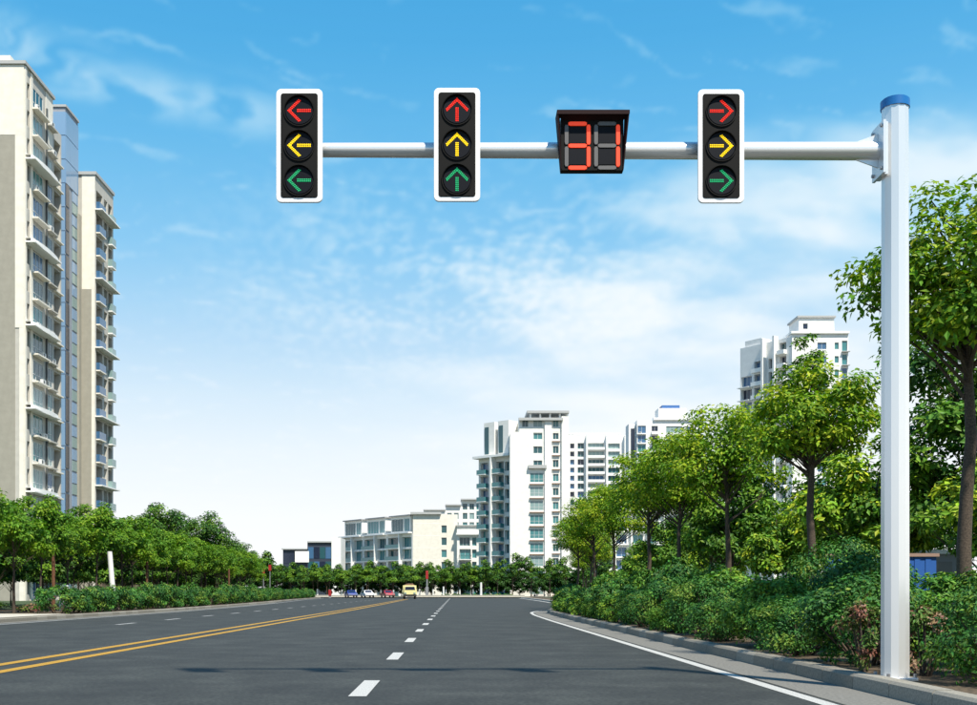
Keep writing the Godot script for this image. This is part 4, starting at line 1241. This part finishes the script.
func build_signal(px: float, py: float, turn: float, dirn: String) -> void:
	var p := at(px, py, MD - 0.21)
	var t := thing("traffic_signal", p, 0.0, "white rimmed black traffic signal on mast arm with three arrows pointing " + dirn, "traffic signal")
	var mb := MB.new()
	mb.prism(rr(0.495, 1.215, 0.055), 0.03, 0.05, 0.005)
	part("back_board", mb.mesh(), M["signal_border"], t)
	mb = MB.new()
	mb.prism(rr(0.395, 1.115, 0.028), -0.07, 0.058, 0.004)
	part("housing", mb.mesh(), M["signal_black"], t)
	mb = MB.new()
	for yy in [-0.2, 0.2]:
		mb.box(Vector3(-0.06, ARM_Y - p.y + yy * 0.45 - 0.03, -0.33), Vector3(0.06, ARM_Y - p.y + yy * 0.45 + 0.03, -0.071))
	mb.box(Vector3(-0.06, ARM_Y - p.y - 0.06, -0.33), Vector3(0.06, ARM_Y - p.y + 0.06, -0.30))
	part("bracket", mb.mesh(), M["mast_white"], t)
	var cols := ["led_red", "led_yellow", "led_green"]
	for i in 3:
		var y := 0.366 - i * 0.372
		mb = MB.new()
		mb.xf = T(0, y, 0.059)
		mb.use_xf = true
		var disc := PackedVector2Array()
		for k in 28:
			disc.append(Vector2(cos(TAU * k / 28), sin(TAU * k / 28)) * 0.15)
		mb.prism(disc, 0.0, 0.008, 0.005)
		var lens := part("lens", mb.mesh(), M["lens_black"], t)
		# rim and short hood round the lens
		mb = MB.new()
		mb.xf = T(0, y, 0.059)
		mb.use_xf = true
		for k in 28:
			var a0 := TAU * k / 28
			var a1 := TAU * (k + 1) / 28
			var d0 := 0.012 + 0.03 * maxf(0.0, sin(a0))
			var d1 := 0.012 + 0.03 * maxf(0.0, sin(a1))
			var u := Vector3(cos(a0), sin(a0), 0)
			var v := Vector3(cos(a1), sin(a1), 0)
			mb.quad(u * 0.165, v * 0.165, v * 0.165 + Vector3(0, 0, d1), u * 0.165 + Vector3(0, 0, d0))
			mb.quad(v * 0.155, u * 0.155, u * 0.155 + Vector3(0, 0, d0), v * 0.155 + Vector3(0, 0, d1))
			mb.quad(u * 0.155 + Vector3(0, 0, d0), u * 0.165 + Vector3(0, 0, d0), v * 0.165 + Vector3(0, 0, d1), v * 0.155 + Vector3(0, 0, d1))
		part("hood", mb.mesh(), M["signal_black"], t)
		part("arrow_head", led_arrow(turn, "head"), M[cols[i]], lens, T(0, y, 0.0685))
		part("arrow_shaft", led_arrow(turn, "shaft"), M[cols[i]], lens, T(0, y, 0.0685))

func build_countdown() -> void:
	var p := at(592, 143, MD - 0.2)
	var t := thing("countdown_display", p, 0.0, "black hooded countdown display on mast arm showing red 31", "countdown display")
	var mb := MB.new()
	mb.box(Vector3(-0.335, -0.3, -0.08), Vector3(0.335, 0.27, 0.02))
	part("housing", mb.mesh(), M["signal_black"], t)
	# hood: top plate and side cheeks that flare towards the top
	mb = MB.new()
	var a := Vector3(-0.375, 0.295, 0.12)
	var b := Vector3(0.375, 0.295, 0.12)
	mb.quad(Vector3(-0.385, 0.30, -0.08), Vector3(0.385, 0.30, -0.08), b + Vector3(0.012, 0.01, 0), a + Vector3(-0.012, 0.01, 0))
	mb.quad(a, b, Vector3(0.335, 0.235, 0.021), Vector3(-0.335, 0.235, 0.021))
	mb.quad(a + Vector3(-0.012, -0.035, 0), b + Vector3(0.012, -0.035, 0), b + Vector3(0.012, 0.01, 0), a + Vector3(-0.012, 0.01, 0))
	for s in [-1.0, 1.0]:
		var q := [Vector3(s * 0.387, 0.305, 0.12), Vector3(s * 0.337, -0.29, 0.025), Vector3(s * 0.337, -0.29, -0.08), Vector3(s * 0.387, 0.30, -0.08)]
		if s > 0: mb.quad(q[0], q[1], q[2], q[3])
		else: mb.quad(q[3], q[2], q[1], q[0])
		var i1 := Vector3(s * 0.375, 0.30, 0.12)
		var i2 := Vector3(s * 0.325, -0.285, 0.025)
		mb.quad(i1, i2, Vector3(s * 0.325, -0.285, 0.0), Vector3(s * 0.345, 0.26, 0.0))
		mb.quad(i1, i2, q[1], q[0])
	part("hood", mb.mesh(), M["hood_maroon"], t)
	mb = MB.new()
	mb.box(Vector3(-0.05, ARM_Y - p.y - 0.07, -0.3), Vector3(0.05, ARM_Y - p.y + 0.07, -0.081))
	part("bracket", mb.mesh(), M["mast_white"], t)
	# two digits of seven bars
	var lit := [[1, 1, 1, 1, 0, 0, 1], [0, 1, 1, 0, 0, 0, 0]]     # a b c d e f g
	for k in 2:
		var cx := -0.158 + k * 0.316
		var w := 0.118
		var h := 0.236
		var cy := -0.04
		var segs := [[0, h, 1], [w, h * 0.5, 0], [w, -h * 0.5, 0], [0, -h, 1], [-w, -h * 0.5, 0], [-w, h * 0.5, 0], [0, 0, 1]]
		mb = MB.new()
		for s in [-1.0, 1.0]:
			mb.prism(PackedVector2Array([Vector2(cx - 0.09, cy + s * 0.115 - 0.085), Vector2(cx + 0.09, cy + s * 0.115 - 0.085), Vector2(cx + 0.09, cy + s * 0.115 + 0.085), Vector2(cx - 0.09, cy + s * 0.115 + 0.085)]), 0.021, 0.024)
		part("digit_field", mb.mesh(), M["lens_black"], t)
		for i in 7:
			mb = MB.new()
			var l := 0.099 if segs[i][2] == 1 else 0.108
			var g := 0.0215
			var c := Vector2(cx + segs[i][0], cy + segs[i][1])
			var pts := PackedVector2Array([Vector2(-l, -g * 0.6), Vector2(-l + 0.02, -g), Vector2(l - 0.02, -g), Vector2(l, -g * 0.6), Vector2(l, g * 0.6), Vector2(l - 0.02, g), Vector2(-l + 0.02, g), Vector2(-l, g * 0.6)])
			var out := PackedVector2Array()
			for q in pts:
				out.append(c + (q if segs[i][2] == 1 else q.rotated(PI / 2)))
			mb.prism(out, 0.021, 0.032, 0.004)
			part("segment", mb.mesh(), M["segment_red"] if lit[k][i] else M["segment_off"], t)

# ------------------------------------------------------------------ vehicles and small things
func wheel(parent: Node3D, x: float, y: float, z: float, r: float) -> void:
	var mb := MB.new()
	mb.tube([Vector3(x - 0.1, y, z), Vector3(x + 0.1, y, z)], [r, r], 14)
	var o := part("wheel", mb.mesh(), M["tyre"], parent)
	mb = MB.new()
	mb.tube([Vector3(x - 0.11, y, z), Vector3(x + 0.11, y, z)], [r * 0.6, r * 0.6], 10)
	part("rim", mb.mesh(), M["bolt_steel"], o)

func build_car(p: Vector3, turn: float, paint: String, label: String) -> void:
	var t := thing("parked_car", p, turn, label, "car", "cars on the far street")
	# side outline swept across, roof narrower than the waist; front towards +z
	var prof := [[-2.15, 0.35], [-2.2, 0.75], [-1.75, 0.92], [-1.15, 1.38], [0.25, 1.42], [0.95, 0.95], [2.0, 0.82], [2.2, 0.55], [2.15, 0.35]]
	var mb := MB.new()
	for i in prof.size():
		var a: Array = prof[i]
		var b: Array = prof[(i + 1) % prof.size()]
		var wa := 0.86 if a[1] < 1.0 else 0.64
		var wb := 0.86 if b[1] < 1.0 else 0.64
		mb.quad(Vector3(-wa, a[1], a[0]), Vector3(wa, a[1], a[0]), Vector3(wb, b[1], b[0]), Vector3(-wb, b[1], b[0]))
		for s in [-1.0, 1.0]:
			mb.tri(Vector3(s * 0.86, 0.7, 0), Vector3(s * wa, a[1], a[0]), Vector3(s * wb, b[1], b[0]))
	part("body", mb.mesh(), M[paint], t)
	mb = MB.new()
	mb.quad(Vector3(-0.66, 1.0, 0.9), Vector3(0.66, 1.0, 0.9), Vector3(0.58, 1.36, 0.36), Vector3(-0.58, 1.36, 0.36))
	part("windscreen", mb.mesh(), M["glass_navy"], t)
	for s in [-1.0, 1.0]:
		mb = MB.new()
		mb.quad(Vector3(s * 0.845, 0.95, -1.45), Vector3(s * 0.845, 0.95, 0.7), Vector3(s * 0.665, 1.35, 0.2), Vector3(s * 0.665, 1.35, -1.05))
		part("side_window", mb.mesh(), M["glass_navy"], t)
		mb = MB.new()
		mb.cbox(Vector3(s * 0.62, 0.68, 2.13), Vector3(0.32, 0.13, 0.1))
		part("headlight", mb.mesh(), M["glass_pale"], t)
		wheel(t, s * 0.78, 0.31, 1.35, 0.31)
		wheel(t, s * 0.78, 0.31, -1.35, 0.31)
	mb = MB.new()
	mb.cbox(Vector3(0, 0.45, 2.17), Vector3(1.5, 0.16, 0.1))
	part("bumper", mb.mesh(), M["dark_plastic"], t)

func build_truck() -> void:
	var t := thing("truck", Vector3(X(410, 164), 0.0, -164.0), 0.08, "small cream truck with brown load approaching on the far road", "truck")
	var mb := MB.new()
	mb.prism(PackedVector2Array([Vector2(-0.95, 0.55), Vector2(0.95, 0.55), Vector2(0.95, 1.35), Vector2(0.8, 2.0), Vector2(-0.8, 2.0), Vector2(-0.95, 1.35)]), -1.5, 0.0, 0.08)
	part("cab", mb.mesh(), M["truck_cream"], t)
	mb = MB.new()
	mb.quad(Vector3(-0.78, 1.38, 0.012), Vector3(0.78, 1.38, 0.012), Vector3(0.68, 1.88, 0.012), Vector3(-0.68, 1.88, 0.012))
	part("windscreen", mb.mesh(), M["glass_navy"], t)
	mb = MB.new()
	mb.box(Vector3(-1.0, 0.4, -0.2), Vector3(1.0, 0.72, 0.14))
	part("bumper", mb.mesh(), M["dark_plastic"], t)
	for s in [-1.0, 1.0]:
		mb = MB.new()
		mb.cbox(Vector3(s * 0.7, 0.9, 0.03), Vector3(0.32, 0.2, 0.08))
		part("headlight", mb.mesh(), M["glass_pale"], t)
		mb = MB.new()
		mb.cbox(Vector3(s * 1.12, 1.5, -0.1), Vector3(0.14, 0.32, 0.08))
		part("mirror", mb.mesh(), M["dark_plastic"], t)
		wheel(t, s * 0.82, 0.4, -0.6, 0.4)
		wheel(t, s * 0.82, 0.4, -3.6, 0.4)
	mb = MB.new()
	mb.box(Vector3(-1.1, 0.75, -5.0), Vector3(1.1, 0.9, -1.52))
	mb.box(Vector3(-1.1, 0.9, -5.0), Vector3(-1.03, 1.5, -1.52))
	mb.box(Vector3(1.03, 0.9, -5.0), Vector3(1.1, 1.5, -1.52))
	mb.box(Vector3(-1.03, 0.9, -1.6), Vector3(1.03, 2.1, -1.53))
	part("cargo_bed", mb.mesh(), M["truck_cream"], t)
	mb = MB.new()
	mb.prism(PackedVector2Array([Vector2(-1.0, 0.905), Vector2(1.0, 0.905), Vector2(0.95, 2.0), Vector2(0.5, 2.4), Vector2(-0.4, 2.35), Vector2(-0.9, 2.1)]), -4.9, -1.62, 0.2)
	part("load", mb.mesh(), M["truck_brown"], t)

func post(called: String, label: String, p: Vector3, h: float, r: float, m: String, group := "", lean := 0.0) -> Node3D:
	var t := thing(called, p, 0.0, label, "post", group)
	var mb := MB.new()
	mb.tube([Vector3(0, -0.05, 0), Vector3(lean, h, 0)], [r, r * 0.9], 10)
	part("shaft", mb.mesh(), M[m], t)
	mb = MB.new()
	mb.tube([Vector3(lean, h, 0), Vector3(lean, h + 0.08, 0)], [r * 0.93, r * 0.8], 10)
	part("cap", mb.mesh(), M[m], t)
	return t

func build_small_things() -> void:
	# left verge
	var rp := post("rusty_post", "rusty brown post with pale sticker at the end of the low hedge", Vector3(X(53.5, 53), 0.12, -53.0), Y(549, 53) - 0.12, 0.095, "rust")
	var mb := MB.new()
	mb.tube([Vector3(0, 0.78, 0), Vector3(0, 1.0, 0)], [0.1, 0.1], 12, false)
	part("sticker", mb.mesh(), M["sticker"], rp)
	var bw := thing("boundary_wall", Vector3(-37.0, 0.12, -112.0), 0.0, "long brown boundary wall in shade behind the avenue trees", "wall")
	mb = MB.new()
	mb.box(Vector3(-0.12, 0, -72), Vector3(0.12, 2.3, 0))
	part("wall_run", mb.mesh(), M["wall_brown"], bw)
	for i in 19:
		mb = MB.new()
		mb.box(Vector3(-0.2, 0, -i * 4.0 - 0.2), Vector3(0.2, 2.5, -i * 4.0 + 0.2))
		part("pier", mb.mesh(), M["wall_brown"], bw)
	mb = MB.new()
	mb.box(Vector3(-0.17, 2.302, -71.7), Vector3(0.17, 2.38, -0.3))
	part("coping", mb.mesh(), M["concrete_worn"], bw)
	post("thin_post", "thin rusty post under the avenue trees just beyond the white post", Vector3(X(147, 66), 0.12, -66.0), Y(563, 66) - 0.12, 0.07, "rust", "thin rusty posts")
	post("thin_post", "thin rusty post under the avenue trees below the tall dark trees", Vector3(X(229, 92), 0.12, -92.0), Y(570, 92) - 0.12, 0.08, "rust", "thin rusty posts")
	var wp := post("white_post", "leaning white post standing behind the low hedge", Vector3(X(114.5, 57), 0.12, -57.0), Y(553, 57) - 0.12, 0.15, "white_wash", "", -0.25)
	var bx := thing("utility_box", Vector3(X(65.5, 55.5), 0.12, -55.5), 0.0, "white utility box standing behind the low hedge beside the rusty post", "utility box")
	mb = MB.new()
	mb.prism(rr(0.52, 1.2, 0.06), -0.2, 0.2, 0.03)
	part("cabinet", mb.mesh(), M["white_wash"], bx, T(0, 0.6, 0))
	mb = MB.new()
	mb.prism(rr(0.42, 0.12, 0.05), -0.22, 0.22, 0.02)
	part("lid", mb.mesh(), M["trim_white"], bx, T(0, 1.262, 0))
	# far street
	build_car(Vector3(X(351, 200.5), 0.0, -200.5), 0.28, "car_blue", "dark blue car in front of the whitewashed tree trunks")
	build_car(Vector3(X(367.5, 200), 0.0, -200.0), 0.3, "car_white", "white car between the blue car and the red car")
	build_car(Vector3(X(387.5, 200.5), 0.0, -200.5), 0.3, "car_red", "dark red car beside the small cream truck")
	build_truck()
	var low := thing("low_wall", Vector3(0, 0.0, -204.0), 0.0, "low pale concrete wall along the far side of the cross street", "wall")
	mb = MB.new()
	for s in [[-40.0, -12.2], [-8.2, 13.0]]:
		mb.box(Vector3(s[0], 0, -0.15), Vector3(s[1], 0.42, 0.15))
	part("wall_run", mb.mesh(), M["concrete_pale"], low)
	mb = MB.new()
	for s in [[-40.05, -12.15], [-8.25, 13.05]]:
		mb.box(Vector3(s[0], 0.42, -0.2), Vector3(s[1], 0.5, 0.2))
	part("coping", mb.mesh(), M["concrete_pale"], low)
	# far signal post with red head
	var sp := thing("far_signal", Vector3(X(427, 205.5), 0.14, -205.5), 0.0, "grey signal post with upright red head before the far trees", "signal")
	mb = MB.new()
	mb.tube([Vector3(0, 0, 0), Vector3(0, 3.4, 0)], [0.18, 0.14], 10)
	part("pole", mb.mesh(), M["post_grey"], sp)
	mb = MB.new()
	mb.prism(rr(0.5, 1.6, 0.1), -0.15, 0.15, 0.04)
	part("head", mb.mesh(), M["red_paint"], sp, T(0, 4.2, 0))
	mb = MB.new()
	mb.box(Vector3(-0.3, 0, -0.25), Vector3(0.3, 1.9, 0.25))
	part("control_box", mb.mesh(), M["post_grey"], sp)
	post("gate_post", "taller white post by the low wall below the cream tower", Vector3(X(481, 205.5), 0.14, -205.5), 2.7, 0.22, "white_wash", "white posts on the far pavement")
	post("gate_post", "shorter white post next to the red-headed signal by the low wall", Vector3(X(443.5, 205.5), 0.14, -205.5), 1.9, 0.16, "white_wash", "white posts on the far pavement")
	for q in [[263.5, 565, 572], [270, 564, 571]]:
		var rs := thing("red_sign", Vector3(X(q[0], 168), 0.12, -168.0), 0.0, "small red sign board on a pole beyond the avenue trees, %s" % ("lower one of two" if q[1] > 564 else "higher one of two"), "sign", "red signs beyond the avenue")
		mb = MB.new()
		mb.tube([Vector3(0, 0, 0), Vector3(0, 4.2 if q[1] > 564 else 4.6, 0)], [0.07, 0.06], 8)
		part("pole", mb.mesh(), M["post_grey"], rs)
		mb = MB.new()
		mb.cbox(Vector3(0, 4.3 if q[1] > 564 else 4.75, 0.09), Vector3(0.42, 0.9, 0.06))
		part("board", mb.mesh(), M["red_paint"], rs)
	var rb := thing("red_bollard", Vector3(X(330, 196), 0.0, -196.0), 0.0, "red box on a stand at the edge of the cross street", "stand")
	mb = MB.new()
	mb.box(Vector3(-0.26, 0.4, -0.2), Vector3(0.26, 1.5, 0.2))
	part("box", mb.mesh(), M["red_paint"], rb)
	mb = MB.new()
	mb.box(Vector3(-0.2, 0, -0.15), Vector3(0.2, 0.4, 0.15))
	part("stand", mb.mesh(), M["post_grey"], rb)
	# blue hoarding and shed behind the right-hand planting
	var fz := 24.5
	var h := thing("blue_hoarding", Vector3(X(826, fz), 0.13, -fz), 0.0, "blue sheet metal hoarding with brown rail behind the hedge shrubs", "fence")
	for i in 5:
		mb = MB.new()
		for k in 4:
			var x := i * 0.5 + k * 0.125
			mb.box(Vector3(x, 0.05, 0.0 if k % 2 else 0.015), Vector3(x + 0.124, 1.75, 0.03 if k % 2 else 0.045))
		part("sheet", mb.mesh(), M["fence_blue"], h)
	for i in 3:
		mb = MB.new()
		mb.box(Vector3(i * 1.2 - 0.03, 0, -0.08), Vector3(i * 1.2 + 0.03, 1.75, -0.055))
		part("post", mb.mesh(), M["post_grey"], h)
	mb = MB.new()
	mb.box(Vector3(-0.05, 1.755, -0.05), Vector3(2.55, 1.83, 0.08))
	part("rail", mb.mesh(), M["terracotta"], h)
	var sz := 30.0
	var s := thing("garden_shed", Vector3(X(925, sz), 0.13, -sz), 0.0, "small grey shed with white flat roof behind the tall street tree", "shed")
	mb = MB.new()
	mb.box(Vector3(0, 0, -1.2), Vector3(1.1, 2.0, 0))
	part("wall", mb.mesh(), M["grey_wall"], s)
	mb = MB.new()
	mb.box(Vector3(-0.1, 2.01, -1.3), Vector3(1.2, 2.12, 0.12))
	part("roof", mb.mesh(), M["trim_white"], s)
	mb = MB.new()
	mb.box(Vector3(0.1, 0, 0.004), Vector3(0.75, 1.8, 0.03))
	part("door", mb.mesh(), M["post_grey"], s)

# ------------------------------------------------------------------ scene
func _ready() -> void:
	rng.seed = 1
	var cam := Camera3D.new()
	cam.name = "camera"
	cam.projection = Camera3D.PROJECTION_FRUSTUM
	cam.near = 0.1
	cam.far = 4000.0
	cam.size = 705.0 / F * cam.near
	cam.frustum_offset = Vector2((488.5 - HX) / F, (HY - 352.5) / F) * cam.near
	cam.position = Vector3(0, EYE, 0)
	add_child(cam)
	cam.current = true

	var env := Environment.new()
	env.background_mode = Environment.BG_SKY
	var sky := Sky.new()
	var pano := PanoramaSkyMaterial.new()
	pano.panorama = sky_texture()
	sky.sky_material = pano
	env.sky = sky
	env.background_energy_multiplier = 0.70
	env.tonemap_mode = Environment.TONE_MAPPER_LINEAR
	env.tonemap_exposure = 1.5
	env.sdfgi_enabled = true
	env.ssao_enabled = true
	env.ssil_enabled = true
	var we := WorldEnvironment.new()
	we.name = "environment"
	we.environment = env
	add_child(we)

	var sun := DirectionalLight3D.new()
	sun.name = "sun"
	sun.light_color = Color(1.0, 0.965, 0.9)
	sun.light_energy = 1.6
	sun.light_angular_distance = 1.8
	sun.shadow_enabled = true
	var el := deg_to_rad(57.0)
	var az := deg_to_rad(29.0)      # from behind the camera towards the right
	var to_sun := Vector3(sin(az) * cos(el), sin(el), cos(az) * cos(el))
	sun.look_at_from_position(to_sun * 50.0, Vector3.ZERO)
	add_child(sun)

	materials()
	build_ground()
	build_left_towers()
	build_centre()
	build_right_towers()
	build_far_plants()
	build_left_plants()
	build_right_plants()
	build_mast()
	build_signal(300, 147.5, 0.0, "left")
	build_signal(457, 146.5, -PI / 2, "up")
	build_signal(720, 148, PI, "right")
	build_countdown()
	build_small_things()
